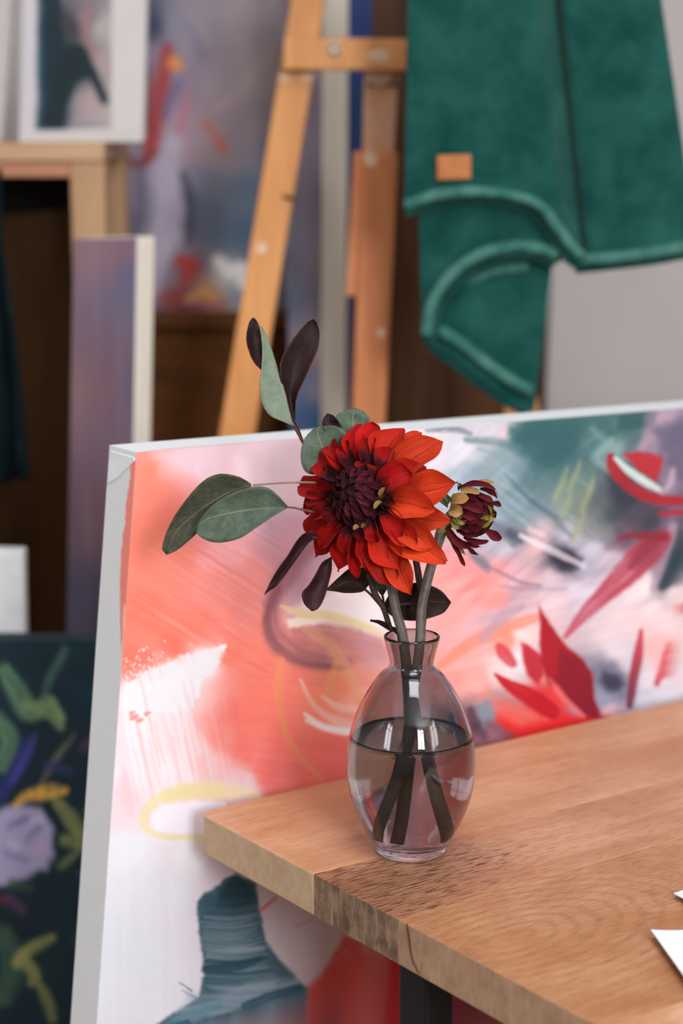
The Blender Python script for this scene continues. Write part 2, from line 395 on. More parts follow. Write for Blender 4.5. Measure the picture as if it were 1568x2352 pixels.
class Painter:
    """colours a cloud of points given in the units the painting was measured in"""
    def __init__(s, X, Y): s.X, s.Y = X, Y; s.C = np.zeros((len(X), 3)); s.k = 0
    def base(s, ctrl, p=3.2, eps=14, jig=14, jscale=40):
        X = s.X + jig * 2 * (fbm(s.X / jscale, s.Y / jscale, 5) - .5); Y = s.Y + jig * 2 * (fbm(s.X / jscale, s.Y / jscale, 9) - .5)
        num = np.zeros((len(X), 3)); den = np.zeros(len(X))
        for x, y, c in ctrl:
            w = ((X - x) ** 2 + (Y - y) ** 2 + eps * eps) ** (-p / 2)
            num += w[:, None] * np.asarray(c, float); den += w
        s.C = num / den[:, None]
    def streaks(s, ang, length, width, amp, box=None, seed=3):
        ca, sa = math.cos(math.radians(ang)), math.sin(math.radians(ang))
        u = (s.X * ca + s.Y * sa) / length; v = (-s.X * sa + s.Y * ca) / width
        n = fbm(u, v, seed, 2) - .5
        m = 1.0
        if box is not None:
            x0, y0, x1, y1, f = box
            m = sstep(x0 - f, x0 + f, s.X) * sstep(x1 + f, x1 - f, s.X) * sstep(y0 - f, y0 + f, s.Y) * sstep(y1 + f, y1 - f, s.Y)
        s.C = s.C + (n * amp * 2 * m)[:, None]
    def stroke(s, pts, col, a=1.0, soft=0.35, bristle=0.35, rag=0.25, col2=None):
        s.k += 1; P = np.asarray(pts, float)
        m = P[:, 2].max() * (1.6 + soft)
        sel = np.where((s.X > P[:, 0].min() - m) & (s.X < P[:, 0].max() + m) & (s.Y > P[:, 1].min() - m) & (s.Y < P[:, 1].max() + m))[0]
        if len(sel) == 0: return
        X, Y = s.X[sel], s.Y[sel]
        if len(P) > 2: P = catmull(P, 8 * len(P))
        best = np.full(len(X), 1e9); lat = np.zeros(len(X)); arc = np.zeros(len(X)); L = 0.0
        for i in range(len(P) - 1):
            d = P[i + 1, :2] - P[i, :2]; ln = math.hypot(*d) + 1e-6
            t = np.clip(((X - P[i, 0]) * d[0] + (Y - P[i, 1]) * d[1]) / ln ** 2, 0, 1)
            hw = P[i, 2] + (P[i + 1, 2] - P[i, 2]) * t
            ex = X - P[i, 0] - t * d[0]; ey = Y - P[i, 1] - t * d[1]
            r = np.hypot(ex, ey) / np.maximum(hw, .5)
            u = r < best; best[u] = r[u]; lat[u] = (((ex * -d[1] + ey * d[0]) / ln) / np.maximum(hw, .5))[u]; arc[u] = (L + t * ln)[u]
            L += ln
        rn = best + rag * (fbm(X / 16, Y / 16, s.k * 7 + 1) - .5) * 2 * .6
        k = sstep(1 + soft * .5, 1 - soft, rn)
        if bristle:
            b = fbm(lat * 7 + 50, arc / 60, s.k * 7 + 2, 2); k = k * (1 - bristle * sstep(.42, .75, b))
        c = np.asarray(col, float)[None, :]
        if col2 is not None:
            tt = np.clip(arc / max(L, 1), 0, 1)[:, None]; c = c * (1 - tt) + np.asarray(col2, float)[None, :] * tt
        k = (k * a)[:, None]
        s.C[sel] = s.C[sel] * (1 - k) + c * k
    def poly(s, pts, col, a=1.0, soft=5, rag=5, rscale=18, bristle=0.0, bang=0, col2=None, grad=None):
        s.k += 1; P = np.asarray(pts, float); m = soft + rag + 4
        sel = np.where((s.X > P[:, 0].min() - m) & (s.X < P[:, 0].max() + m) & (s.Y > P[:, 1].min() - m) & (s.Y < P[:, 1].max() + m))[0]
        if len(sel) == 0: return
        X, Y = s.X[sel], s.Y[sel]
        ins = np.zeros(len(X), bool); d2 = np.full(len(X), 1e12); n = len(P)
        for i in range(n):
            x0, y0 = P[i]; x1, y1 = P[(i + 1) % n]
            if y0 != y1:
                c = (y0 > Y) != (y1 > Y); xi = x0 + (Y - y0) * (x1 - x0) / (y1 - y0); ins ^= c & (X < xi)
            dx, dy = x1 - x0, y1 - y0; t = np.clip(((X - x0) * dx + (Y - y0) * dy) / (dx * dx + dy * dy + 1e-9), 0, 1)
            d2 = np.minimum(d2, (X - x0 - t * dx) ** 2 + (Y - y0 - t * dy) ** 2)
        sd = np.sqrt(d2) * np.where(ins, -1, 1) + rag * 2 * (fbm(X / rscale, Y / rscale, s.k * 7 + 3) - .5)
        k = sstep(soft, -soft, sd)
        ca, sa = math.cos(math.radians(bang)), math.sin(math.radians(bang))
        if bristle:
            b = fbm((X * ca + Y * sa) / 90, (-X * sa + Y * ca) / 6, s.k * 7 + 4, 2); k = k * (1 - bristle * sstep(.4, .75, b))
        c = np.asarray(col, float)[None, :]
        if col2 is not None:
            x0, y0, x1, y1 = grad; dx, dy = x1 - x0, y1 - y0
            t = np.clip(((X - x0) * dx + (Y - y0) * dy) / (dx * dx + dy * dy), 0, 1)[:, None]; c = c * (1 - t) + np.asarray(col2, float)[None, :] * t
        k = (k * a)[:, None]; s.C[sel] = s.C[sel] * (1 - k) + c * k
def put_paint(o, C, gain=1.0):
    me = o.data; a = me.color_attributes.new('paint', 'FLOAT_COLOR', 'POINT')
    lin = np.clip(s2l(np.clip(C, 0, 255)) * gain, 0, 0.9)
    a.data.foreach_set('color', np.c_[lin, np.ones(len(lin))].astype(np.float32).ravel())
def fastgrid(name, P, nu, nv, mat, parent):
    """P (nu*nv,3)"""
    me = bpy.data.meshes.new(name); me.vertices.add(nu * nv); me.vertices.foreach_set('co', P.astype(np.float32).ravel())
    i, j = np.meshgrid(np.arange(nu - 1), np.arange(nv - 1), indexing='ij'); a = (i * nv + j).ravel()
    q = np.stack([a, a + nv, a + nv + 1, a + 1], 1).astype(np.int32); nf = len(q)
    me.loops.add(nf * 4); me.loops.foreach_set('vertex_index', q.ravel()); me.polygons.add(nf)
    me.polygons.foreach_set('loop_start', np.arange(0, nf * 4, 4, dtype=np.int32)); me.polygons.foreach_set('loop_total', np.full(nf, 4, np.int32))
    me.update(calc_edges=True); me.validate()
    return link(name, me, mat, parent, True)
def painted_quad(name, TL, TR, BL, BR, nu, nv, paintfn, parent, mat='paint_far', gain=1.0, us=None, vs=None, off=0.0006, n=None):
    us = np.linspace(0, 1, nu) if us is None else us; vs = np.linspace(0, 1, nv) if vs is None else vs
    TL, TR, BL, BR = [np.asarray(p, float) for p in (TL, TR, BL, BR)]
    u = us[:, None, None]; v = vs[None, :, None]
    P = (TL * (1 - u) + TR * u) * (1 - v) + (BL * (1 - u) + BR * u) * v
    P = P.reshape(-1, 3)
    if n is not None: P = P + np.asarray(n)[None, :] * off
    o = fastgrid(name, P, len(us), len(vs), M[mat], parent)
    X, Y = proj_np(P); pt = Painter(X, Y); paintfn(pt); put_paint(o, pt.C, gain)
    return o

# ------------------------------------------------------------------ the room
X0, X1, Y0, Y1, ZT = -2.3, 2.3, -2.4, 2.85, 2.75
def struct(o): o['kind'] = 'structure'; return o
struct(box('floor', (X0 - .1, Y0 - .1, -0.06), (X1 + .1, Y1 + .1, 0.0), M['floor']))
struct(box('ceiling', (X0 - .1, Y0 - .1, ZT), (X1 + .1, Y1 + .1, ZT + .06), M['ceiling']))
struct(box('wall_back', (X0 - .1, Y1, 0), (X1 + .1, Y1 + .1, ZT), M['wall']))
def front_wall(xa, xb, za, zb):
    bm = bmesh.new()
    def bx(lo, hi):
        q = bmesh.ops.create_cube(bm, size=1.0)
        for v in q['verts']: v.co = Vector([lo[i] + (v.co[i] + .5) * (hi[i] - lo[i]) for i in range(3)])
    a, b = Y0 - .1, Y0
    bx((X0 - .1, a, 0), (xa, b, ZT)); bx((xb, a, 0), (X1 + .1, b, ZT)); bx((xa, a, 0), (xb, b, za)); bx((xa, a, zb), (xb, b, ZT))
    me = bpy.data.meshes.new('wall_front'); bm.to_mesh(me); bm.free(); struct(link('wall_front', me, M['wall_room']))
front_wall(0.70, 1.66, 1.52, 2.58)
def wall_with_hole(name, xa, xb, ya, yb, za, zb):
    bm = bmesh.new()
    def bx(lo, hi):
        r = bmesh.ops.create_cube(bm, size=1.0)
        for v in r['verts']: v.co = Vector([lo[i] + (v.co[i] + .5) * (hi[i] - lo[i]) for i in range(3)])
    bx((xa, Y0, 0), (xb, ya, ZT)); bx((xa, yb, 0), (xb, Y1, ZT)); bx((xa, ya, 0), (xb, yb, za)); bx((xa, ya, zb), (xb, yb, ZT))
    me = bpy.data.meshes.new(name); bm.to_mesh(me); bm.free(); struct(link(name, me, M['wall_room']))
wall_with_hole('wall_right', X1, X1 + .1, -1.75, -0.55, 1.35, 2.55)
wall_with_hole('wall_left', X0 - .1, X0, -1.45, -0.45, 1.2, 2.4)
M['frame_white'] = mat_mottle('white_window_frame', L3(232, 232, 230), L3(238, 238, 236), 20, 0.5)
def window(name, x, ya, yb, za, zb):
    bm = bmesh.new(); t = .025
    def bx(lo, hi):
        r = bmesh.ops.create_cube(bm, size=1.0)
        for v in r['verts']: v.co = Vector([lo[i] + (v.co[i] + .5) * (hi[i] - lo[i]) for i in range(3)])
    bx((x - t, ya, za), (x + t, ya + .06, zb)); bx((x - t, yb - .06, za), (x + t, yb, zb)); bx((x - t, ya, za), (x + t, yb, za + .06)); bx((x - t, ya, zb - .06), (x + t, yb, zb))
    ym = (ya + yb) / 2; bx((x - t, ym - .03, za), (x + t, ym + .03, zb)); bx((x - t, ya, za + (zb - za) * .62), (x + t, yb, za + (zb - za) * .62 + .04))
    me = bpy.data.meshes.new(name); bm.to_mesh(me); bm.free(); struct(link(name, me, M['frame_white']))
def front_window(name, y, xa, xb, za, zb):
    bm = bmesh.new(); t = .02
    def bx(lo, hi):
        q = bmesh.ops.create_cube(bm, size=1.0)
        for v in q['verts']: v.co = Vector([lo[i] + (v.co[i] + .5) * (hi[i] - lo[i]) for i in range(3)])
    bx((xa, y - t, za), (xa + .05, y + t, zb)); bx((xb - .05, y - t, za), (xb, y + t, zb)); bx((xa, y - t, za), (xb, y + t, za + .05)); bx((xa, y - t, zb - .05), (xb, y + t, zb))
    xm = (xa + xb) / 2; bx((xm - .025, y - t, za), (xm + .025, y + t, zb)); bx((xa, y - t, za + .62 * (zb - za)), (xb, y + t, za + .62 * (zb - za) + .035))
    me = bpy.data.meshes.new(name); bm.to_mesh(me); bm.free(); struct(link(name, me, M['frame_white']))
front_window('window_3', Y0 - .03, 0.70, 1.66, 1.52, 2.58)
window('window_1', X1 + .03, -1.75, -0.55, 1.35, 2.55)
window('window_2', X0 - .03, -1.45, -0.45, 1.2, 2.4)

# ------------------------------------------------------------------ table
TZ = 0.75; TH = 0.028
K = pz(455, 1865, TZ)
AZ = math.radians(54.6)
E1 = Vector((math.sin(AZ), math.cos(AZ), 0)); E2 = Vector((math.cos(AZ), -math.sin(AZ), 0))   # along the length / along the end towards the camera
YAW = math.atan2(E1.y, E1.x)
tab = tag(empty('wooden_table', (K.x, K.y, 0), YAW), 'wooden plank table with black metal legs under the glass vase', 'table')
def tl(a, b, z): return Vector((K.x, K.y, 0)) + E1 * a + E2 * b + Vector((0, 0, z))
LEN, DEP = 1.25, 0.72
cuts = [0.0, 0.1375, 0.2245, 0.40, 0.55, DEP]
_ap = pz(1190, 2140, TZ) - Vector((K.x, K.y, TZ))
ARCH = (_ap.dot(E1), _ap.dot(E2), 0.5)
pl_mats = [
    (mat_plank('plank_wood_back', L3(218, 172, 138), L3(184, 126, 88), (0.1, -0.02, 0.10), (0.02, 0.04), 22, 0.22, 1.0, ringmix=.3), mat_endgrain('plank_end_pale', L3(178, 148, 116), L3(196, 168, 136), 1)),
    (mat_plank('plank_wood_grained', L3(216, 168, 134), L3(180, 122, 86), (-0.1, 0.215, 0.09), (0.10, -0.05), 24, 0.30, 2.3, near_dark=1.5, arch=ARCH, ringmix=.3), mat_endgrain('plank_end_dark', L3(92, 70, 56), L3(150, 120, 96), 2, 0.4)),
    (mat_plank('plank_wood_arched', L3(206, 156, 118), L3(168, 112, 74), (-0.30, 0.29, -0.012), (0.16, -0.06), 34, 0.32, 3.1, near_dark=0.35, arch=ARCH, ringmix=.3), mat_endgrain('plank_end_brown', L3(152, 118, 92), L3(176, 142, 114), 3, 0.2)),
    (mat_plank('plank_wood_front', L3(222, 176, 140), L3(180, 120, 84), (-0.1, 0.5, 0.07), (0.1, 0.1), 26, 0.30, 4.2), mat_endgrain('plank_end_front', L3(168, 130, 98), L3(190, 152, 118), 4)),
    (mat_plank('plank_wood_edge', L3(222, 176, 140), L3(180, 120, 84), (-0.2, 0.6, 0.07), (0.1, 0.1), 26, 0.30, 5.2), mat_endgrain('plank_end_edge', L3(168, 130, 98), L3(190, 152, 118), 5)),
]
def plank(i):
    b0, b1 = cuts[i], cuts[i + 1]; z0, z1 = TZ - TH, TZ
    r = 0.006
    # outline in plan with rounded outer corner, built in the table's own frame so the grain follows the board
    pts = []
    if i == 0:
        cr = 0.010
        for k in range(7):
            t = k / 6 * math.pi / 2; pts.append((cr - cr * math.cos(t - 0) if False else cr * (1 - math.sin(t)), cr * (1 - math.cos(t))))
        pts = pts[::-1]                       # from end face round to the back edge
        pts = [(x, y) for x, y in pts]
        outline = [(0.0, b1)] + [(cr * (1 - math.cos(math.pi / 2 * k / 6)), cr * (1 - math.sin(math.pi / 2 * k / 6))) for k in range(7)] + [(LEN, b0), (LEN, b1)]
    else:
        outline = [(0.0, b1), (0.0, b0), (LEN, b0), (LEN, b1)]
    n = len(outline)
    V = [(a, -b, z1) for a, b in outline] + [(a, -b, z0) for a, b in outline]
    Fc = [tuple(range(n)), tuple(range(2 * n - 1, n - 1, -1))] + [(k, k + n, (k + 1) % n + n, (k + 1) % n) for k in range(n)]
    me = bpy.data.meshes.new('plank'); me.from_pydata(V, [], Fc)
    fixnormals(me); me.update()
    o = bpy.data.objects.new('plank', me); COL.objects.link(o); o.parent = tab
    for mm in pl_mats[i]: me.materials.append(mm)
    for p in me.polygons:
        if p.normal.x < -0.6: p.material_index = 1
    bevel(o, 0.0014 if i == 0 else 0.0005, 3, 40)
    return o
for i in range(5): plank(i)
# crack in the end of the third plank
ck = [tl(-0.0004, b, z) for b, z in ((.2335, .7501), (.236, .742), (.2372, .736), (.2395, .730), (.246, .7235))]
cr = tube('crack', ck, [0.0005, 0.0006, 0.0005, 0.0004, 0.0002], mat_mottle('crack_shadow', L3(60, 38, 24), L3(70, 46, 30), 50, .9), tab, 6)
# metal legs
def leg(a, b):
    p = [tl(a, b, 0), tl(a + .021, b, 0), tl(a + .021, b - .028, 0), tl(a, b - .028, 0)]
    return prism('leg', p, (0, 0, TZ - TH), M['black_metal'], tab, 0.0018, 2)
leg(0.0295, 0.2145); leg(LEN - .10, 0.20); leg(0.0295, DEP - .06); leg(LEN - .10, DEP - .06)
prism('cross_rail', [tl(0.06, .19, TZ - TH - .02), tl(LEN - .10, .19, TZ - TH - .02), tl(LEN - .10, .212, TZ - TH - .02), tl(0.06, .212, TZ - TH - .02)], (0, 0, .02), M['black_metal'], tab, 0.001)

# paper cards at the right
def card(px, lab, lift, n=14):
    A0, B0, C0, D0 = [pz(x, y, TZ + (lift if k in (0, 3) else 0)) for k, (x, y) in enumerate(px)]; A0.z = B0.z = C0.z = D0.z = TZ          # visible corner, along the far edge, opposite, along the near edge
    V = []
    for k in range(2):
        for i in range(n):
            for j in range(n):
                u, v = i / (n - 1), j / (n - 1)
                p = (A0 * (1 - u) + B0 * u) * (1 - v) + (D0 * (1 - u) + C0 * u) * v
                V.append(p + Vector((0, 0, .0003 + lift * (1 - u) ** 2 + k * .0006)))
    g = gridfaces(n, n); m = n * n
    Fc = [tuple(reversed(f)) for f in g] + [tuple(a + m for a in f) for f in g]
    rim = [i * n for i in range(n)] + [(n - 1) * n + j for j in range(1, n)] + [i * n + n - 1 for i in range(n - 2, -1, -1)] + [j for j in range(n - 2, 0, -1)]
    Fc += [(rim[k], rim[(k + 1) % len(rim)], rim[(k + 1) % len(rim)] + m, rim[k] + m) for k in range(len(rim))]
    o = mesh('paper_card', V, Fc, M['paper'], None, False); fixnormals(o.data)
    return tag(o, lab, 'card')
card([(1494, 2138), (1640, 2130), (1790, 2330), (1650, 2356)], 'white paper card nearest the front of the table, its pointed corner showing', 0.0055)
card([(1546, 2054), (1600, 2030), (1700, 2076), (1640, 2104)], 'white paper card further back on the table, only a small corner showing', 0.0035)

# ------------------------------------------------------------------ main canvas
CN = E2.copy()                      # faces the camera side
CP = Vector((K.x, K.y, TZ)) - E2 * 0.030
def cs(x, y): return pplane(x, y, CP, CN)
A = cs(313, 1039); Bv = cs(222, 2352); T2 = cs(1568, 937)
def sz(p): return ((p - CP).dot(E1), p.z)
sA, zA = sz(A); sB, zB = sz(Bv); sT, zT = sz(T2)
def cpt(s_, z): return Vector((CP.x, CP.y, 0)) + E1 * s_ + Vector((0, 0, z))
sF = sA + (sB - sA) * zA / (zA - zB)          # left edge carried down to the floor
WID = 1.15
TLp = cpt(sA, zA); TRp = cpt(sA + WID, zA + (zT - zA) / (sT - sA) * WID); BLp = cpt(sF, 0.0); BRp = cpt(sF + WID, 0.0)
CT = 0.0345
cv = tag(empty('canvas_painting', BLp), 'big coral and teal abstract canvas leaning right behind the wooden table', 'painting')
back = -CN * CT
def cside(name, a, b): return None

def paint_main(p):
    c = [
     (318,1050,(244,150,138)),(340,1085,(254,143,118)),(345,1130,(250,140,122)),(375,1075,(240,172,165)),(420,1060,(236,192,196)),(480,1050,(226,196,206)),(560,1045,(228,198,208)),(640,1045,(222,196,204)),(700,1060,(215,196,208)),(600,1100,(220,192,206)),(520,1110,(226,190,200)),(660,1130,(212,186,202)),
     (450,1120,(238,165,168)),(400,1140,(240,148,138)),(370,1190,(242,138,122)),(320,1220,(252,140,120)),(560,1160,(226,180,192)),(620,1200,(214,168,184)),(680,1200,(206,160,178)),
     (320,1300,(252,140,122)),(420,1300,(248,142,125)),(500,1280,(240,160,162)),(560,1260,(236,165,170)),(640,1260,(222,160,172)),(580,1320,(240,150,146)),(480,1340,(246,148,138)),
     (300,1400,(252,130,108)),(350,1420,(254,132,110)),(450,1440,(252,132,112)),(520,1420,(248,140,126)),(560,1400,(244,146,138)),(590,1460,(246,140,122)),(540,1500,(250,132,114)),(400,1480,(254,126,106)),(310,1510,(248,126,110)),
     (680,1330,(214,150,160)),(730,1360,(236,200,206)),(780,1390,(238,215,218)),(840,1410,(226,216,224)),(880,1400,(226,208,218)),(760,1340,(236,190,196)),(700,1290,(200,160,175)),
     (620,1540,(240,130,116)),(700,1560,(236,130,112)),(600,1600,(246,130,114)),(560,1650,(246,128,114)),(560,1720,(242,126,114)),(650,1700,(244,124,110)),(640,1620,(244,128,112)),(750,1720,(238,118,106)),(780,1560,(232,140,112)),(830,1540,(214,140,126)),(720,1620,(246,140,114)),(800,1620,(238,160,140)),(620,1770,(242,124,114)),(700,1780,(240,122,110)),(760,1760,(236,118,108)),(640,1820,(240,130,122)),
     (330,1600,(240,232,234)),(400,1560,(242,236,238)),(470,1520,(242,236,240)),(320,1680,(240,226,230)),(400,1650,(238,214,218)),(440,1720,(240,206,210)),(380,1760,(236,224,228)),(300,1760,(238,222,228)),(480,1760,(242,190,190)),(500,1690,(242,150,142)),(520,1800,(240,200,202)),(420,1800,(238,220,226)),(560,1810,(240,205,208)),
     (290,1850,(238,212,218)),(300,1950,(230,228,234)),(400,1880,(240,232,240)),(430,1960,(232,226,232)),(330,2050,(222,222,228)),(280,2150,(218,220,226)),(400,2060,(224,222,230)),(430,2130,(226,218,226)),(350,2200,(220,222,228)),(260,2300,(222,222,228)),(320,2320,(224,222,228)),(420,2240,(226,220,228)),(600,1990,(200,180,190)),(500,1985,(214,200,208)),
     (660,2050,(196,180,188)),(720,2120,(190,176,184)),(650,2150,(196,180,186)),(760,2160,(198,178,182)),(700,2200,(198,180,184)),(800,2230,(192,84,80)),(760,2320,(176,70,72)),(960,2280,(190,40,46)),(1000,2320,(170,40,50)),(1060,2352,(120,55,75)),(1100,2400,(140,110,90)),
     (900,1000,(222,214,222)),(960,1010,(226,212,216)),(1000,990,(224,214,218)),(1060,1040,(216,214,224)),(1000,1050,(222,212,222)),(1120,1000,(206,200,210)),(1150,990,(214,196,202)),(1080,1090,(154,172,184)),(1040,1120,(168,182,196)),(1180,1140,(118,142,150)),(1160,1060,(146,166,174)),(1230,1160,(110,136,142)),(1140,1100,(156,172,182)),(1180,1070,(120,146,152)),(1200,1010,(66,102,106)),(1250,1000,(56,98,102)),(1270,1040,(56,98,102)),(1300,1000,(60,100,102)),
     (1330,980,(72,108,108)),(1400,990,(76,112,112)),(1400,1040,(140,166,166)),(1360,1020,(120,150,150)),(1480,960,(60,92,96)),(1450,990,(78,108,110)),(1530,955,(176,150,168)),(1560,1000,(112,104,128)),(1530,1040,(130,118,140)),(1545,1090,(128,112,134)),(1490,1010,(150,130,150)),
     (1290,1090,(104,136,136)),(1250,1140,(104,130,134)),(1200,1170,(124,152,158)),(1220,1110,(80,112,116)),(1330,1110,(132,146,130)),(1330,1170,(132,142,126)),(1380,1110,(96,116,118)),(1360,1150,(84,104,108)),(1440,1140,(40,56,66)),(1430,1100,(50,68,78)),(1410,1180,(66,82,88)),(1480,1200,(84,74,88)),(1490,1170,(72,66,80)),(1540,1200,(120,100,120)),(1568,1230,(60,70,82)),(1550,1290,(52,66,78)),(1530,1330,(70,80,92)),
     (1130,1180,(162,176,190)),(1120,1230,(176,180,196)),(1160,1250,(196,190,202)),(1180,1230,(110,112,126)),(1250,1220,(214,186,192)),(1230,1260,(224,180,184)),(1310,1230,(200,190,204)),(1370,1220,(160,160,172)),(1300,1285,(62,62,76)),(1275,1280,(80,80,94)),(1330,1290,(176,174,194)),(1360,1260,(190,186,202)),(1400,1280,(200,186,200)),(1440,1240,(150,110,130)),
     (1000,1360,(236,160,155)),(1060,1300,(232,150,148)),(1100,1330,(238,150,144)),(1050,1400,(240,165,160)),(1150,1310,(232,156,158)),(1130,1370,(238,158,152)),(1080,1440,(232,176,180)),(1130,1420,(214,174,186)),(1200,1330,(216,172,180)),(1200,1380,(206,172,184)),(1260,1340,(214,190,202)),(1270,1390,(228,198,204)),(1330,1360,(216,204,218)),(1400,1390,(226,208,214)),(1160,1470,(240,150,132)),(1050,1500,(240,170,168)),(1080,1560,(240,172,164)),(1040,1560,(238,160,152)),
     (1190,1460,(236,214,214)),(1180,1520,(228,226,232)),(1150,1540,(236,210,210)),(1110,1600,(240,150,136)),(1200,1440,(232,200,198)),(1250,1620,(220,60,60)),(1100,1630,(140,140,154)),(1115,1620,(126,138,152)),(1090,1660,(84,62,74)),(1080,1640,(110,74,84)),(1140,1680,(150,104,116)),(1110,1690,(140,90,102)),(1160,1650,(210,70,70)),
     (1450,1340,(236,216,222)),(1500,1400,(236,212,216)),(1540,1450,(238,208,208)),(1440,1420,(234,206,210)),(1400,1460,(226,206,212)),(1480,1340,(238,222,226)),(1560,1360,(238,214,216)),(1510,1480,(236,190,190)),(1500,1560,(228,216,224)),(1540,1560,(232,214,220)),(1405,1565,(66,66,84)),(1390,1545,(120,120,140)),(1380,1600,(150,150,170)),(1430,1600,(130,130,152)),(1440,1520,(214,204,214)),(1420,1500,(222,208,216)),(1540,1610,(224,222,232)),(1480,1610,(210,206,220)),(1400,1640,(226,190,198)),
    ]
    p.base(c, 3.4, 10, 16, 46)
    S, G = p.stroke, p.poly
    p.streaks(32, 200, 7, 9, (300, 1180, 640, 1560, 40), 3)
    p.streaks(78, 160, 8, 10, (270, 1600, 560, 1860, 30), 4)
    p.streaks(-42, 120, 9, 14, (980, 980, 1560, 1400, 60), 5)
    p.streaks(-15, 160, 9, 9, (980, 1300, 1560, 1640, 40), 6)
    p.streaks(8, 160, 7, 7, (560, 1480, 900, 1860, 60), 7)
    p.streaks(88, 300, 10, 3, (230, 1950, 460, 2352, 30), 8)
    G([(350, 1046), (450, 1030), (600, 1012), (720, 1005), (720, 1160), (620, 1185), (540, 1165), (470, 1130), (440, 1100), (400, 1072)], (226, 194, 204), .8, 26, 14, 40)
    G([(360, 1065), (420, 1085), (470, 1130), (420, 1160), (390, 1120)], (240, 164, 158), .6, 22, 10)
    G([(318, 1066), (352, 1064), (430, 1160), (400, 1270), (310, 1340), (296, 1240)], (252, 136, 116), .6, 24, 12, 40)
    # pale mauve verticals at the top
    for x, w, a, cc in ((520, 26, .35, (222, 178, 180)), (585, 18, .3, (216, 176, 176)), (545, 16, .3, (236, 210, 218)), (640, 30, .3, (226, 206, 216))):
        S([(x, 1050, w), (x + 4, 1130, w)], cc, a, .9, .2)
    S([(455, 1075, 10), (470, 1110, 8), (500, 1150, 5)], (236, 204, 212), .5, .8, .2)
    # diagonal bristle lines on coral
    rng = random.Random(5)
    for k in range(26):
        x = rng.uniform(310, 560); y = rng.uniform(1260, 1460); l = rng.uniform(60, 150)
        S([(x, y, rng.uniform(2, 5)), (x + l * .5, y + l * .30, 4), (x + l, y + l * .68, 2)], (246, 164, 156) if rng.random() < .6 else (248, 122, 104), .35, .9, .3)
    # smoky purple ring and the cream leaf beside it
    G([(700, 1255), (760, 1225), (800, 1270), (740, 1330), (690, 1400), (668, 1420), (650, 1400), (650, 1330)], (180, 140, 155), .55, 22, 10)
    S([(735, 1235, 20), (680, 1290, 26), (640, 1350, 24), (622, 1410, 22), (635, 1465, 30), (680, 1500, 32), (740, 1518, 24), (800, 1522, 14)], (146, 90, 100), .74, .7, .3)
    S([(640, 1350, 10), (612, 1420, 10), (630, 1480, 12), (690, 1522, 10), (790, 1535, 8)], (108, 66, 78), .48, .8, .35)
    G([(665, 1440), (740, 1432), (830, 1448), (880, 1470), (890, 1510), (830, 1525), (740, 1500), (680, 1480)], (184, 112, 108), .8, 10, 6, bristle=.3, bang=10)
    G([(800, 1460), (880, 1475), (900, 1530), (840, 1540)], (190, 140, 150), .6, 14, 8)
    G([(660, 1405), (720, 1375), (800, 1350), (880, 1380), (900, 1440), (850, 1440), (790, 1425), (720, 1412)], (238, 226, 226), .75, 12, 6)
    S([(645, 1392, 4), (690, 1408, 10), (760, 1416, 12), (830, 1435, 9), (885, 1462, 5)], (224, 204, 146), .85, .4, .25)
    G([(655, 1420), (690, 1418), (760, 1424), (720, 1434), (664, 1442)], (236, 222, 206), .9, 4, 3)
    # ochre lines
    S([(700, 1445, 8), (750, 1478, 16), (790, 1530, 16), (815, 1580, 14), (835, 1640, 10)], (214, 158, 124), .75, .5, .4)
    S([(772, 1520, 8), (760, 1560, 12), (752, 1610, 10)], (228, 160, 110), .6, .6, .3)
    S([(644, 1515, 11), (640, 1560, 11), (642, 1620, 10), (656, 1680, 9), (680, 1725, 8), (708, 1760, 7), (740, 1790, 5)], (232, 150, 104), .78, .4, .3)
    # white swoosh
    S([(690, 1560, 5), (720, 1620, 8), (770, 1655, 12), (830, 1670, 12)], (244, 226, 222), .55, .8, .6)
    S([(700, 1640, 5), (740, 1668, 10), (800, 1680, 12), (850, 1670, 10)], (244, 232, 230), .9, .5, .4)
    S([(740, 1600, 5), (780, 1625, 8), (830, 1630, 8)], (242, 214, 206), .6, .8, .5)
    S([(705, 1655, 6), (760, 1676, 6), (840, 1682, 6)], (246, 236, 234), .8, .5, .2)
    # white flat-brush band on the left
    G([(282, 1572), (330, 1545), (395, 1515), (450, 1495), (520, 1480), (505, 1515), (470, 1560), (455, 1600), (440, 1630), (330, 1640), (280, 1640)], (234, 231, 235), .95, 5, 9, 9, bristle=.25, bang=70)
    for k in range(34):
        x = rng.uniform(290, 470); y = rng.uniform(1560, 1700); l = rng.uniform(60, 190)
        S([(x, y, 3), (x + l * .10, y + l * .5, rng.uniform(3, 7)), (x + l * .22, y + l, 2)], (234, 229, 233) if rng.random() < .6 else (240, 190, 192), .5, .9, .4)
    for x, y, r in ((305, 1648, 9), (318, 1656, 7), (335, 1640, 6), (300, 1638, 5)):
        S([(x, y, r), (x + 8, y - 3, r * .7)], (238, 136, 128), .8, .5, .2, .5)
    for k in range(60):                       # dry brush specks at the lower edge of the coral
        x = rng.uniform(284, 380); y = 1560 - (x - 284) * .3 - rng.uniform(-2, 60)
        S([(x, y, rng.uniform(.8, 2.4)), (x + 1, y + rng.uniform(1, 7), 1)], (246, 232, 230), .75, .5, 0, .5)
    S([(505, 1488, 4), (515, 1485, 6)], (244, 240, 242), .95, .3, 0)
    # white seam highlights at the edge of the canvas
    # yellow loop
    S([(590, 1828, 10), (520, 1816, 20), (450, 1818, 24), (390, 1828, 20)], (238, 218, 176), .85, .5, .25)
    S([(500, 1815, 16), (440, 1815, 19), (385, 1828, 17), (346, 1850, 14), (331, 1880, 12), (338, 1905, 9), (370, 1920, 8), (450, 1925, 9), (520, 1930, 9)], (232, 216, 160), .75, .4, .2)
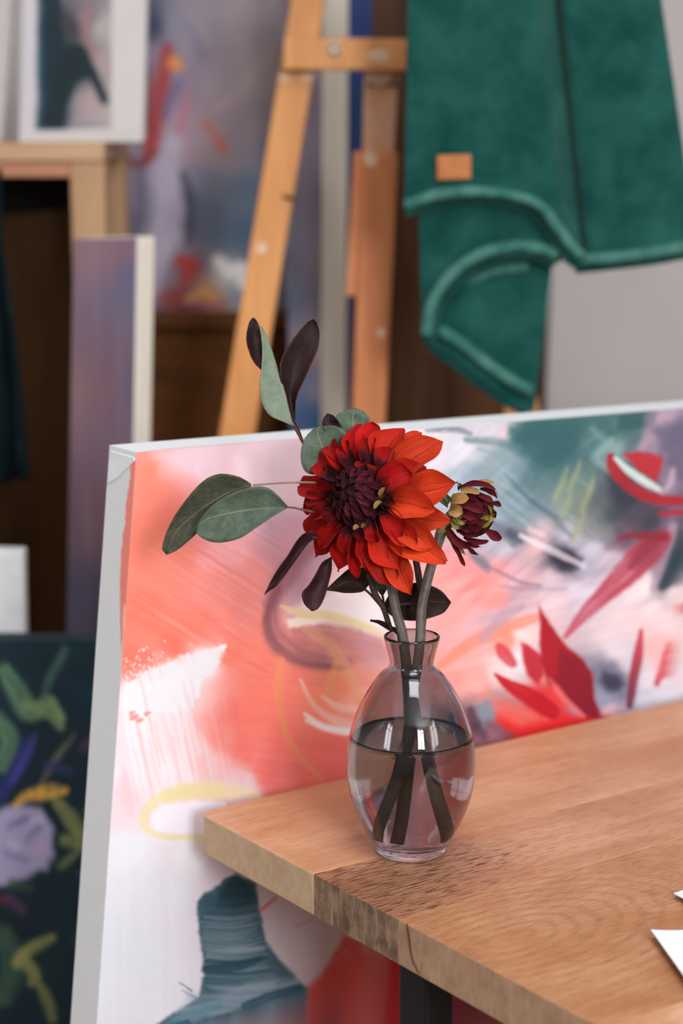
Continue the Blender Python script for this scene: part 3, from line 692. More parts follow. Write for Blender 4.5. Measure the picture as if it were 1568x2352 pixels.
    G([(345, 1890), (352, 1870), (380, 1852), (440, 1842), (520, 1842), (520, 1914), (400, 1912), (360, 1905)], (241, 233, 242), .95, 4, 2)
    G([(286, 1760), (300, 1800), (310, 1850), (300, 1870), (280, 1850), (272, 1800)], (240, 198, 202), .7, 10, 5)
    # teal sweep at the bottom
    G([(452, 2072), (470, 2050), (500, 2035), (515, 2018), (545, 2008), (585, 2030), (592, 2060), (600, 2110), (612, 2160), (640, 2205), (680, 2240), (708, 2272), (690, 2310), (650, 2352), (610, 2420), (340, 2420), (360, 2352), (410, 2320), (455, 2290), (468, 2240), (464, 2180), (455, 2120)], (66, 92, 104), 1, 5, 4, 14)
    G([(505, 2040), (525, 2018), (548, 2010), (584, 2032), (588, 2070), (560, 2086), (505, 2076)], (24, 56, 66), .85, 12, 8, bristle=.2)
    for k in range(46):
        y = 2060 + k * 6.2 + rng.uniform(-3, 3); t = min(1, max(0, (y - 2060) / 250)); xl = 456 + 8 * t; xr = 600 + 70 * t ** 1.5
        cc = rng.choice([(34, 68, 80), (52, 84, 96), (96, 122, 134), (120, 142, 154), (140, 158, 170)])
        if 2120 < y < 2180: cc = rng.choice([(150, 164, 176), (120, 142, 154), (164, 174, 184)])
        if y < 2090: cc = rng.choice([(24, 58, 70), (40, 72, 84), (70, 98, 110)])
        S([(xl + rng.uniform(0, 20), y, 3), ((xl + xr) / 2, y + 4, rng.uniform(3, 7)), (xr - rng.uniform(4, 30), y - 6, 2)], cc, .5, .9, .5)
    S([(470, 2225, 8), (540, 2220, 14), (600, 2200, 8)], (24, 58, 72), .75, .6, .4)
    S([(478, 2190, 8), (540, 2185, 12), (600, 2180, 8)], (160, 172, 182), .6, .8, .5)
    G([(440, 2285), (520, 2270), (600, 2250), (680, 2245), (700, 2270), (640, 2300), (520, 2330), (420, 2352), (390, 2340)], (150, 164, 178), .7, 12, 8, bristle=.45, bang=-14)
    S([(560, 2310, 8), (620, 2290, 14), (690, 2268, 10)], (34, 70, 84), .8, .5, .4)
    S([(520, 2340, 12), (600, 2330, 18), (660, 2310, 10)], (30, 66, 82), .8, .5, .35)
    S([(380, 2360, 14), (440, 2330, 16), (500, 2310, 12)], (96, 136, 152), .7, .6, .5)
    S([(370, 2370, 12), (430, 2350, 10)], (36, 76, 92), .8, .5, .4)
    S([(412, 2256, 2), (440, 2276, 3)], (70, 104, 124), .7, .5, .3); S([(420, 2275, 2), (450, 2292, 3)], (90, 124, 142), .6, .5, .3)
    # red-lilac field under the table
    G([(600, 2050), (760, 2130), (815, 2160), (800, 2200), (700, 2262), (650, 2210), (612, 2150)], (196, 180, 186), .75, 10, 6)
    S([(600, 2090, 5), (622, 2072, 5), (636, 2060, 3)], (206, 96, 100), .8, .4, .2); S([(680, 2128, 5), (720, 2112, 4)], (206, 140, 146), .7, .7, .3)
    G([(790, 2150), (830, 2160), (830, 2360), (690, 2400), (700, 2290), (740, 2230)], (196, 78, 76), .95, 10, 6, bristle=.25, bang=-40)
    G([(690, 2290), (720, 2290), (790, 2352), (780, 2420), (620, 2420), (660, 2352)], (132, 72, 84), .9, 10, 5)
    G([(900, 2200), (1120, 2380), (1100, 2420), (880, 2420)], (176, 34, 42), .85, 14, 10, bristle=.3, bang=20)
    G([(930, 2330), (1060, 2310), (1140, 2420), (930, 2420)], (128, 56, 78), .8, 10, 8); S([(1050, 2340, 6), (1090, 2352, 8)], (170, 130, 90), .6, .6, .4)
    # --- right side ---
    G([(1170, 985), (1240, 962), (1340, 950), (1330, 1010), (1300, 1060), (1250, 1080), (1200, 1050), (1175, 1020)], (54, 98, 100), .8, 14, 12, bristle=.3, bang=-40)
    G([(1420, 955), (1510, 948), (1500, 975), (1460, 985), (1420, 990)], (54, 90, 94), .85, 8, 6)
    S([(980, 988, 6), (1040, 985, 9), (1080, 996, 6)], (96, 104, 120), .75, .6, .6)
    S([(1070, 1010, 8), (1130, 1015, 12), (1190, 1030, 12)], (94, 126, 128), .75, .6, .5)
    S([(1100, 1030, 6), (1160, 1050, 10), (1220, 1090, 8)], (130, 156, 160), .6, .7, .5)
    for k in range(26):
        x = rng.uniform(1040, 1340); y = rng.uniform(1040, 1200); l = rng.uniform(40, 110)
        S([(x, y, 3), (x + l * .5, y + l * .35, rng.uniform(3, 8)), (x + l, y + l * .75, 2)], rng.choice([(200, 208, 218), (120, 146, 152), (92, 120, 126), (170, 184, 194)]), .4, .9, .5)
    for x, y in ((1290, 1110), (1320, 1090), (1350, 1130), (1300, 1160), (1330, 1200), (1285, 1140)):
        S([(x - 20, y + 40, 6), (x, y, 12), (x + 14, y - 40, 5)], (150, 158, 128), .65, .7, .5)
    G([(1395, 1085), (1420, 1110), (1470, 1140), (1470, 1165), (1430, 1160), (1400, 1120)], (28, 40, 50), .75, 12, 6)
    S([(1500, 960, 22), (1490, 1000, 18), (1475, 1030, 12)], (176, 146, 164), .6, .7, .3)
    S([(1470, 1110, 22), (1520, 1140, 26), (1540, 1110, 18)], (172, 160, 178), .55, .8, .3)
    G([(1500, 985), (1568, 960), (1600, 1000), (1600, 1130), (1560, 1110), (1530, 1060)], (100, 94, 116), .75, 14, 10)
    G([(1415, 1080), (1450, 1110), (1480, 1160), (1500, 1200), (1470, 1215), (1430, 1190), (1405, 1140)], (44, 50, 60), .65, 16, 12, bristle=.3, bang=50)
    S([(1470, 1170, 22), (1440, 1220, 26), (1400, 1250, 20)], (112, 92, 110), .55, .7, .4); S([(1340, 1190, 16), (1370, 1230, 18), (1400, 1215, 14)], (130, 132, 142), .5, .7, .5)
    S([(1215, 1150, 6), (1260, 1180, 9), (1310, 1230, 6)], (66, 84, 96), .55, .6, .5); S([(1160, 1090, 3), (1220, 1150, 5), (1290, 1195, 4)], (52, 66, 80), .5, .6, .5)
    S([(1130, 1205, 14), (1165, 1225, 16), (1180, 1250, 10)], (84, 88, 104), .6, .7, .4); S([(1080, 1270, 8), (1110, 1290, 12), (1120, 1310, 8)], (104, 108, 128), .6, .7, .4)
    G([(1190, 972), (1300, 960), (1400, 958), (1400, 1070), (1310, 1130), (1210, 1090)], (52, 92, 97), .55, 34, 18, 40, bristle=.3, bang=-40)
    G([(1385, 1085), (1500, 1120), (1525, 1170), (1500, 1250), (1410, 1250), (1360, 1170)], (72, 70, 84), .6, 30, 16, 40, bristle=.25, bang=50)
    G([(1080, 1070), (1200, 1060), (1330, 1130), (1340, 1215), (1220, 1205), (1120, 1200)], (112, 138, 146), .42, 36, 18, 40, bristle=.4, bang=40)
    G([(1330, 1120), (1390, 1150), (1400, 1230), (1340, 1225), (1310, 1180)], (118, 124, 116), .5, 24, 12, 30, bristle=.3, bang=60)
    S([(1405, 1010, 8), (1370, 1050, 14), (1400, 1080, 10)], (150, 176, 174), .6, .7, .4); S([(1360, 985, 8), (1400, 1020, 14), (1420, 1060, 8)], (126, 156, 156), .55, .7, .4)
    for x, y in ((1290, 1110), (1320, 1095), (1350, 1140), (1300, 1165), (1330, 1210)):
        S([(x - 16, y + 34, 5), (x, y, 9), (x + 12, y - 34, 4)], (156, 162, 128), .6, .7, .3)
    # red bowl shape
    G([(1430, 1042), (1470, 1036), (1520, 1048), (1522, 1065), (1508, 1108), (1470, 1085)], (180, 52, 62), .95, 4, 3, 10)
    S([(1402, 1050, 10), (1410, 1078, 15), (1440, 1112, 15), (1485, 1140, 15), (1540, 1150, 13), (1580, 1148, 12)], (166, 44, 54), .95, .25, .2)
    S([(1412, 1052, 4), (1440, 1078, 9), (1475, 1103, 10), (1512, 1124, 7)], (206, 220, 214), .95, .3, .1)
    S([(1545, 1080, 7), (1540, 1110, 7), (1520, 1132, 6)], (206, 170, 184), .7, .5, .2)
    S([(1515, 1180, 5), (1580, 1176, 7)], (178, 40, 52), .95, .3, .2)
    # dark marks on the right edge
    S([(1580, 1250, 26), (1548, 1310, 26), (1520, 1345, 14)], (44, 60, 72), .85, .4, .35)
    S([(1545, 1210, 14), (1520, 1290, 14), (1500, 1350, 10)], (178, 146, 164), .75, .5, .3)
    # white/pink slashes and dark blot
    G([(1268, 1262), (1300, 1258), (1340, 1285), (1330, 1312), (1290, 1312), (1266, 1290)], (46, 46, 60), .8, 10, 8)
    S([(1170, 1222, 10), (1192, 1240, 12)], (70, 76, 94), .7, .6, .4)
    S([(1195, 1230, 6), (1260, 1262, 9), (1340, 1300, 6)], (240, 226, 230), .8, .4, .3)
    S([(1215, 1216, 6), (1245, 1226, 9)], (240, 200, 205), .7, .5, .3)
    S([(1120, 1300, 4), (1190, 1335, 5), (1240, 1345, 4)], (120, 100, 124), .55, .6, .5); S([(1140, 1345, 3), (1200, 1352, 6), (1300, 1352, 4)], (150, 126, 146), .5, .6, .5)
    S([(1090, 1280, 10), (1110, 1300, 10)], (110, 112, 134), .6, .7, .3)
    # long red stroke
    S([(1522, 1236, 22), (1488, 1268, 33), (1446, 1308, 32), (1395, 1358, 24), (1338, 1415, 15), (1298, 1462, 6)], (166, 56, 72), .93, .25, .3, .15, (190, 84, 106))
    S([(1420, 1238, 5), (1450, 1230, 9), (1500, 1232, 12), (1528, 1234, 10)], (132, 46, 60), .9, .35, .2)
    S([(1500, 1240, 16), (1470, 1280, 20), (1450, 1300, 12)], (130, 50, 64), .6, .5, .3)
    # coral arm and mauve wedge
    S([(1010, 1530, 10), (1080, 1478, 16), (1150, 1445, 18), (1232, 1418, 11)], (242, 146, 122), .85, .45, .3)
    S([(1105, 1468, 10), (1160, 1415, 16), (1200, 1392, 8)], (178, 150, 168), .7, .6, .3)
    # red star flower
    G([(1140, 1640), (1180, 1640), (1240, 1650), (1300, 1640), (1360, 1640), (1400, 1645), (1300, 1690), (1200, 1700), (1160, 1690)], (226, 44, 46), .92, 12, 8)
    G([(1110, 1600), (1180, 1620), (1260, 1650), (1200, 1670), (1120, 1640)], (236, 120, 106), .7, 12, 8)
    G([(1196, 1476), (1215, 1482), (1245, 1510), (1248, 1550), (1236, 1575), (1210, 1550), (1202, 1520)], (184, 46, 60), .95, 4, 3, 10)
    G([(1236, 1386), (1250, 1412), (1275, 1450), (1300, 1482), (1320, 1500), (1340, 1515), (1360, 1548), (1364, 1600), (1376, 1632), (1388, 1650), (1345, 1648), (1310, 1612), (1280, 1570), (1262, 1578), (1244, 1530), (1238, 1480), (1240, 1440)], (166, 32, 46), .97, 4, 2, 12)
    G([(1285, 1490), (1320, 1502), (1358, 1546), (1362, 1600), (1380, 1645), (1345, 1645), (1300, 1598), (1276, 1560)], (124, 30, 46), .85, 6, 4, 12, bristle=.25, bang=50)
    S([(1137, 1549, 4), (1170, 1575, 14), (1215, 1600, 22), (1262, 1630, 20), (1272, 1640, 12)], (186, 32, 44), .97, .2, .15, .1)
    S([(1146, 1484, 10), (1160, 1505, 17), (1178, 1525, 10)], (206, 70, 84), .92, .35, .2)
    S([(1262, 1560, 4), (1290, 1600, 8), (1340, 1645, 6)], (232, 120, 120), .7, .5, .2)
    S([(1380, 1640, 8), (1420, 1630, 10)], (226, 150, 164), .6, .6, .3)
    G([(1385, 1540), (1410, 1545), (1430, 1570), (1425, 1590), (1395, 1588), (1380, 1565)], (58, 58, 76), .8, 10, 8)
    # small red ticks on the right
    S([(1472, 1448, 5), (1466, 1500, 12), (1454, 1560, 12), (1446, 1620, 9)], (206, 66, 76), .95, .3, .15, .15, (110, 44, 62))
    S([(1576, 1390, 7), (1556, 1440, 10), (1530, 1510, 13), (1508, 1570, 8)], (204, 70, 78), .92, .3, .2)
    G([(1478, 1470), (1530, 1480), (1512, 1550), (1490, 1540)], (238, 180, 182), .6, 14, 8)
    # blue-grey mark by the vase
    G([(1098, 1640), (1112, 1600), (1128, 1610), (1136, 1650), (1110, 1670)], (130, 142, 156), .8, 8, 4)
    S([(1080, 1630, 10), (1094, 1670, 14), (1110, 1690, 12)], (84, 58, 70), .7, .6, .4)
    S([(1120, 1660, 10), (1170, 1690, 14)], (120, 78, 92), .6, .6, .4)

_pm = paint_main
def paint_main(p):
    _pm(p)
    k = sstep(50, 120, p.C[:, 0] - p.C[:, 2])
    p.C[:, 1] -= 5 * k; p.C[:, 2] -= 5 * k
us = np.r_[np.linspace(0, (sT - sA + 0.01) / WID, 600), np.linspace((sT - sA + 0.03) / WID, 1, 10)]
vB = (zA - zB + 0.02) / zA
vs = np.r_[np.linspace(0, vB, 620), np.linspace(vB + .05, 1, 8)]
face = painted_quad('painted_face', TLp, TRp, BLp, BRp, 0, 0, paint_main, cv, 'paint', 1.0, us, vs)
def paint_edge(p):
    p.C[:] = (226, 227, 228)
    G = p.poly
    G([(330, 1032), (300, 1060), (297, 1110), (290, 1150), (287, 1200), (279, 1260), (276, 1320), (275, 1400), (278, 1480), (284, 1560), (300, 1560), (340, 1060)], (244, 140, 124), .97, 2, 2.5, 10)
    p.stroke([(300, 1262, 2), (304, 1290, 4), (297, 1320, 3), (299, 1345, 2)], (246, 214, 206), .9, .4, .3)
    p.stroke([(297, 1350, 3), (291, 1400, 4), (290, 1435, 5), (287, 1445, 2)], (244, 196, 196), .9, .4, .3)
    G([(284, 1390), (288, 1390), (283, 1520), (279, 1520)], (240, 225, 220), .8, 2, 2)
# left side, with the corner fold, and the top
TLb, BLb, TRb, BRb = TLp + back, BLp + back, TRp + back, BRp + back
side = painted_quad('side_edge', TLb, TLp, BLb, BLp, 24, 700, paint_edge, cv, 'paint')
def paint_top(p):
    p.C[:] = (234, 236, 238)
    p.stroke([(316, 1040, 2.2), (400, 1031, 2.4), (560, 1018, 2.4), (700, 1007, 2.0), (860, 995, 1)], (240, 178, 182), .8, .6, .3)
top = painted_quad('top_edge', TLb, TRb, TLp, TRp, 500, 16, paint_top, cv, 'paint')
prism('stretcher_back', [TLb, TRb, BRb, BLb], back * 0.05, M['white_gesso'], cv, 0)
prism('right_edge', [TRp, TRb, BRb, BRp], E1 * 0.0005, M['white_gesso'], cv, 0)
# folded canvas flap at the top left corner: a thicker turned-over layer on the side
fl = -E1 * 0.0009
f0 = TLp + back * .03 - Vector((0, 0, .0035)); f1 = TLb - Vector((0, 0, .0035)); f2 = TLb + (BLb - TLb).normalized() * .026; f3 = TLb * .62 + TLp * .38 + (BLb - TLb).normalized() * .020; f4 = TLp + back * .03 + (BLp - TLp).normalized() * .006
prism('corner_fold', [f0, f1, f2, f3, f4], fl, M['white_gesso'], cv, 0.0006)

# ------------------------------------------------------------------ vase, water
VC = pz(942, 1955, TZ)
VY = VC.y
def gz(ypx): return (py(940, ypx, VY)).z - TZ
PXM = 3650.0
prof_px = [(1462.5, 64.5), (1480, 60.5), (1500, 55), (1515, 51.5), (1526, 50.5), (1534, 55), (1547.7, 71), (1562, 83), (1584.6, 98.5), (1610, 113), (1637.3, 126.5), (1665, 136), (1690, 143), (1718, 147.8), (1742.8, 149.6), (1769, 149.5), (1795, 146.8), (1822, 141.5), (1850, 132.5), (1874.6, 122.3), (1895, 111.5), (1914, 100), (1930, 89.5), (1940.5, 83.8)]
outer = catmull([(r / PXM, gz(y)) for y, r in prof_px], 90)
outer = [(r, z) for r, z in outer]
r_b = outer[-1][0]
base_out = [(r_b * .985, .0026), (r_b * .96, .0012), (r_b * .90, .0002), (r_b * .8, 0.0)]
bottom = [(r_b * .55, 0.0004), (0.0, 0.0008)]
wall = 0.0021
inner = [(max(r - wall, 0.004), z) for r, z in outer if z > 0.0075]
zi = inner[-1][1]; ri = inner[-1][0]
inner_bottom = [(ri * .93, zi - .0012), (ri * .7, zi - .0019), (ri * .35, zi - .0022), (0, zi - .0022)]
zr = outer[0][1]; ro = outer[0][0]
rim = [(ro - wall, zr - .0003), (ro - wall * .75, zr + .0006), (ro - wall * .4, zr + .0008), (ro - wall * .1, zr + .0005)]
prof = [(0, zi - .0022)] + inner_bottom[:-1][::-1] + inner[::-1][:-1] + rim + outer + base_out + bottom
V, Fc = lathe(prof, 128)
def glass_mat(name, col, ior, rough=0.0):
    m = NT(name); m.set(Roughness=rough, IOR=ior); m.b.inputs['Transmission Weight'].default_value = 1.0
    m.base(col)
    return m
gm = glass_mat('smoky_glass', (0.555, 0.56, 0.59, 1), 1.47)
vase = mesh('glass_vase', [Vector(v) + VC + Vector((0, 0, 0.0002)) for v in V], Fc, gm.m, None, True)
fixnormals(vase.data)
tag(vase, 'small smoky glass bud vase standing on the wooden table near its corner', 'vase')
zw = gz(1695)
wi = [(r - .00008 if False else r + .00025, z) for r, z in inner if z < zw - .0004]
rw = float(np.interp(zw, [z for r, z in inner][::-1], [r for r, z in inner][::-1]))
wprof = [(0, zi - .00245)] + [(r + .0002, z - .00025) for r, z in inner_bottom[:-1][::-1]] + wi[::-1] + [(rw + .0002, zw + .0024), (rw - .0003, zw + .0014), (rw - .0010, zw + .0005), (rw - .0026, zw), (rw * .5, zw), (0, zw)]
V, Fc = lathe(wprof, 128)
wm = glass_mat('water', (0.97, 0.965, 0.955, 1), 1.333)
water = mesh('water', [Vector(v) + VC + Vector((0, 0, 0.0002)) for v in V], Fc, wm.m, None, True); fixnormals(water.data)
tag(water, 'clear water filling the lower half of the glass vase', 'water')

# ------------------------------------------------------------------ plants
M['petal'] = mat_petal('dahlia_petal', veins=.55, dark=(46, 6, 15))
M['floret'] = mat_petal('dahlia_floret', veins=.35, dark=(40, 8, 18))
M['stem_grey'] = mat_stem('grey_green_stem', L3(70, 61, 57), L3(108, 97, 91))
M['stem_brown'] = mat_stem('brown_twig', L3(44, 29, 25), L3(78, 54, 43))
M['stem_red'] = mat_stem('reddish_twig', L3(96, 62, 58), L3(140, 104, 92))
M['stem_pale'] = mat_stem('pale_leaf_stalk', L3(126, 104, 88), L3(150, 126, 104))
M['leaf_green'] = mat_leaf('grey_green_leaf', L3(66, 79, 66), L3(82, 95, 80), L3(140, 128, 98), L3(150, 46, 52))
M['leaf_pale'] = mat_leaf('pale_green_leaf', L3(98, 112, 95), L3(114, 126, 108), L3(166, 146, 116), L3(206, 96, 96), .6)
M['leaf_olive'] = mat_leaf('olive_green_leaf', L3(62, 67, 55), L3(78, 81, 66), L3(146, 124, 92), L3(170, 50, 60))
M['leaf_dark'] = mat_leaf('dark_plum_leaf', L3(30, 18, 18), L3(40, 25, 24), L3(72, 44, 44), L3(160, 44, 60), .35)
M['leaf_plum'] = mat_leaf('plum_leaf', L3(42, 20, 24), L3(53, 27, 31), L3(80, 46, 52), L3(80, 30, 40), .4)
M['leaf_brown'] = mat_leaf('brown_leaf', L3(38, 26, 22), L3(50, 34, 28), L3(96, 66, 48), L3(60, 40, 34), .5)
M['sepal'] = mat_leaf('green_sepal', L3(48, 68, 48), L3(70, 92, 66), L3(90, 110, 84), L3(50, 66, 48), .4)

def S1(p): return (340 + p[0] / 1.8233, 700 + p[1] / 1.8233)      # first close look
def S2(p): return (660 + p[0] / 3.0154, 940 + p[1] / 3.0154)      # close look at the flower
def S3(p): return (1000 + p[0] / 8.711, 1080 + p[1] / 8.711)      # close look at the bud
def Q(px, dy=0.0): return np.array(py(px[0], px[1], VY + dy))

def leaf(name, lft, rgt, d0, d1, mat, parent, curl=0.006, roll=0.0, nv=22, nu=13, wav=0.0008, mid=None, seed=0, conv=S1):
    """leaf between two outlines, each from base to tip; d0/d1 depth at base and tip"""
    Lp = catmull([conv(p) for p in lft], nv); Rp = catmull([conv(p) for p in rgt], nv)
    Mp = catmull([conv(p) for p in mid], nv) if mid else (Lp + Rp) / 2
    rng = np.random.RandomState(seed); ph = rng.rand(4) * 6
    V = []; uv = []
    for j in range(nv):
        v = j / (nv - 1); d = d0 + (d1 - d0) * v + curl * 0.35 * math.sin(math.pi * v)
        for i in range(nu):
            u = -1 + 2 * i / (nu - 1)
            p = Mp[j] + (Lp[j] - Mp[j]) * (-u) if u < 0 else Mp[j] + (Rp[j] - Mp[j]) * u
            dd = d - curl * u * u * math.sin(math.pi * min(v * 1.05 + .05, 1)) + roll * u * math.sin(math.pi * v) + wav * math.sin(9 * v + ph[0]) * abs(u) + wav * .6 * math.sin(16 * v + ph[1] + 2 * u)
            V.append(Q(p, dd)); uv.append((0.5 + u / 2, v))
    o = mesh(name, V, gridfaces(nv, nu), mat, parent, True, uv)
    m = o.modifiers.new('thickness', 'SOLIDIFY'); m.thickness = 0.00035; m.offset = 0
    return o

# --- leafy branch
lb = tag(empty('leafy_branch', (VC.x, VC.y, TZ + .01)), 'leafy twig with grey green and dark plum leaves standing in the glass vase', 'branch')
def VP(dx, dy, z): return np.array((VC.x + dx, VC.y + dy, TZ + z))
st_in = [VP(-0.0060, 0.002, 0.0125), VP(-0.0036, 0.003, 0.03), VP(-0.001, 0.006, 0.06), VP(0.0015, 0.0075, 0.095), VP(0.004, 0.009, 0.120), VP(0.0065, 0.0105, 0.143)]
tube('stem', st_in + [Q((972, 1400), .016), Q((962, 1330), .018), Q((945, 1250), .020), Q((900, 1150), .022)], [.0032, .0031, .0032, .0029, .0026, .0024, .0022, .0022, .002, .0016], M['stem_brown'], lb, 10, 60, .06, 3)
tube('stem', [VP(-0.002, 0.006, 0.05), VP(-0.0035, 0.0075, 0.10), VP(-0.0075, 0.010, 0.140), Q((897, 1445), .010)] + [Q(S1(p), d) for p, d in (((985, 1270), .010), ((950, 1210), .012), ((915, 1110), .018), ((850, 980), .030), ((740, 760), .054), ((690, 640), .056))], [.0016, .0016, .0016, .0017, .0018, .002, .0022, .002, .0016, .0012], M['stem_brown'], lb, 8, 60, .08, 4)
tube('twig', [Q(S1(p), d) for p, d in (((690, 640), .056), ((655, 590), .054), ((630, 545), .040), ((605, 500), .016))], [.0009, .0009, .0008, .0008], M['stem_red'], lb, 8, 24)
tube('twig', [Q(S1(p), d) for p, d in (((690, 650), .056), ((652, 580), .054), ((632, 530), .042), ((612, 488), .024))], [.0008, .0007, .0007, .0007], M['stem_brown'], lb, 8, 24)
tube('twig', [Q(S1(p), d) for p, d in (((740, 748), .034), ((640, 744), .010), ((540, 747), .002), ((440, 755), -.004))], [.0008, .0007, .0006, .0006], M['stem_pale'], lb, 8, 24)
tube('twig', [Q(S1(p), d) for p, d in (((740, 875), .022), ((660, 862), .010), ((610, 850), .002), ((575, 848), -.006))], [.0008, .0007, .0006, .0006], M['stem_red'], lb, 8, 24)
tube('twig', [Q(S1(p), d) for p, d in (((1000, 1290), .010), ((960, 1245), .012), ((930, 1212), .014), ((905, 1190), .016))], [.0011, .0009, .0008, .0008], M['stem_brown'], lb, 8, 20)
tube('twig', [Q(S1(p), d) for p, d in (((985, 1280), .014), ((985, 1240), .018), ((975, 1190), .022))], [.001, .0008, .0008], M['stem_brown'], lb, 8, 16)
tube('twig', [Q(S1(p), d) for p, d in (((800, 900), .022), ((740, 960), .014), ((705, 975), .006))], [.001, .0008, .0008], M['stem_brown'], lb, 8, 16)
tube('twig', [Q(S1(p), d) for p, d in (((860, 990), .022), ((800, 1040), .012), ((765, 1062), .004))], [.001, .0008, .0008], M['stem_brown'], lb, 8, 16)
tube('twig', [Q(S1(p), d) for p, d in (((1160, 1240), .018), ((1100, 1252), .020), ((1010, 1256), .022))], [.001, .0009, .0008], M['stem_brown'], lb, 8, 16)

leaf('leaf', [(432, 752), (390, 724), (330, 709), (285, 711), (235, 735), (180, 790), (120, 870), (80, 945), (60, 1005), (60, 1032), (76, 1046)],
     [(432, 760), (400, 790), (330, 850), (270, 890), (215, 945), (180, 980), (130, 1022), (100, 1039), (76, 1046)], -.004, .012, M['leaf_olive'], lb, .005, .002,
     mid=[(432, 756), (370, 772), (310, 800), (240, 843), (180, 888), (120, 945), (88, 1008), (76, 1046)], seed=1)
leaf('leaf', [(585, 845), (545, 800), (500, 766), (440, 762), (360, 785), (290, 825), (235, 875), (205, 925), (202, 950)],
     [(585, 850), (520, 888), (450, 935), (390, 975), (330, 993), (280, 996), (240, 985), (210, 965), (202, 950)], -.010, -.006, M['leaf_green'], lb, .005, -.002,
     mid=[(585, 848), (520, 851), (440, 857), (370, 866), (300, 880), (250, 895), (215, 920), (202, 950)], seed=2)
leaf('leaf', [(605, 508), (560, 488), (512, 466), (482, 425), (467, 345), (474, 270), (478, 200), (473, 130), (466, 84)],
     [(608, 508), (590, 440), (572, 360), (553, 300), (535, 240), (515, 180), (495, 125), (480, 98), (466, 84)], .016, .024, M['leaf_pale'], lb, .002, .004,
     mid=[(607, 508), (586, 440), (566, 364), (546, 302), (527, 242), (508, 184), (490, 130), (478, 100), (466, 84)], seed=3)
leaf('leaf_lobe', [(474, 272), (446, 245), (424, 200), (412, 150), (415, 105), (425, 70), (440, 54)],
     [(474, 270), (478, 210), (476, 170), (471, 125), (464, 88), (452, 64), (440, 54)], .020, .024, M['leaf_dark'], lb, .003, .003, seed=4)
leaf('leaf', [(612, 492), (585, 440), (562, 360), (552, 290), (556, 230), (582, 180), (625, 120), (665, 75), (692, 60)],
     [(614, 492), (616, 430), (625, 380), (655, 310), (685, 250), (708, 190), (718, 140), (712, 85), (692, 60)], .024, .030, M['leaf_dark'], lb, .005, .002, seed=5)
leaf('leaf', [(830, 640), (780, 705), (720, 712), (665, 705), (642, 665), (640, 610), (655, 560), (690, 522), (720, 510)],
     [(830, 640), (850, 600), (845, 560), (825, 530), (800, 513), (775, 507), (755, 505), (738, 507), (720, 510)], .034, .044, M['leaf_green'], lb, .004, 0, seed=6)
leaf('leaf', [(850, 600), (815, 540), (790, 490), (790, 462), (815, 448), (840, 437), (862, 433)],
     [(850, 600), (900, 540), (928, 500), (926, 475), (910, 455), (888, 440), (862, 433)], .044, .052, M['leaf_green'], lb, .003, 0, seed=7)
leaf('leaf', [(800, 545), (745, 530), (729, 505), (733, 478), (752, 455)], [(822, 540), (812, 515), (795, 485), (775, 463), (752, 455)], .040, .048, M['leaf_dark'], lb, .002, 0, seed=8)
leaf('leaf', [(712, 965), (665, 952), (625, 985), (585, 1050), (545, 1105), (510, 1165), (487, 1214)],
     [(715, 975), (675, 995), (640, 1040), (600, 1095), (545, 1170), (510, 1196), (487, 1214)], .004, -.008, M['leaf_plum'], lb, .004, .004, seed=9)
leaf('leaf', [(764, 1058), (728, 1080), (700, 1130), (672, 1175), (644, 1208), (655, 1255), (685, 1283)],
     [(768, 1060), (768, 1110), (757, 1160), (742, 1215), (725, 1255), (705, 1278), (685, 1283)], .002, -.010, M['leaf_plum'], lb, .005, .003, seed=10)
leaf('leaf', [(908, 1192), (930, 1160), (922, 1120), (890, 1100), (850, 1100), (800, 1140), (741, 1196)],
     [(906, 1194), (895, 1202), (870, 1206), (845, 1207), (815, 1206), (780, 1200), (741, 1196)], .016, .020, M['leaf_brown'], lb, .005, 0, mid=[(907, 1193), (885, 1170), (855, 1160), (830, 1162), (800, 1172), (770, 1185), (741, 1196)], seed=11)
leaf('leaf', [(985, 1260), (1010, 1215), (1060, 1180), (1125, 1164), (1180, 1175), (1230, 1200), (1268, 1246)],
     [(985, 1262), (1015, 1300), (1070, 1320), (1130, 1322), (1185, 1310), (1240, 1288), (1268, 1246)], .026, .024, M['leaf_brown'], lb, .006, 0, seed=12)
leaf('leaf', [(975, 1215), (940, 1170), (925, 1130), (930, 1090), (950, 1060)], [(985, 1215), (1010, 1170), (1010, 1130), (990, 1090), (950, 1060)], .022, .030, M['leaf_green'], lb, .003, 0, seed=13)
leaf('dried_leaf', [(1018, 1364), (1000, 1335), (970, 1322), (945, 1320), (930, 1318)], [(1016, 1368), (985, 1350), (962, 1336), (945, 1330), (930, 1326)], .010, .002, M['leaf_brown'], lb, .002, .002, seed=14)

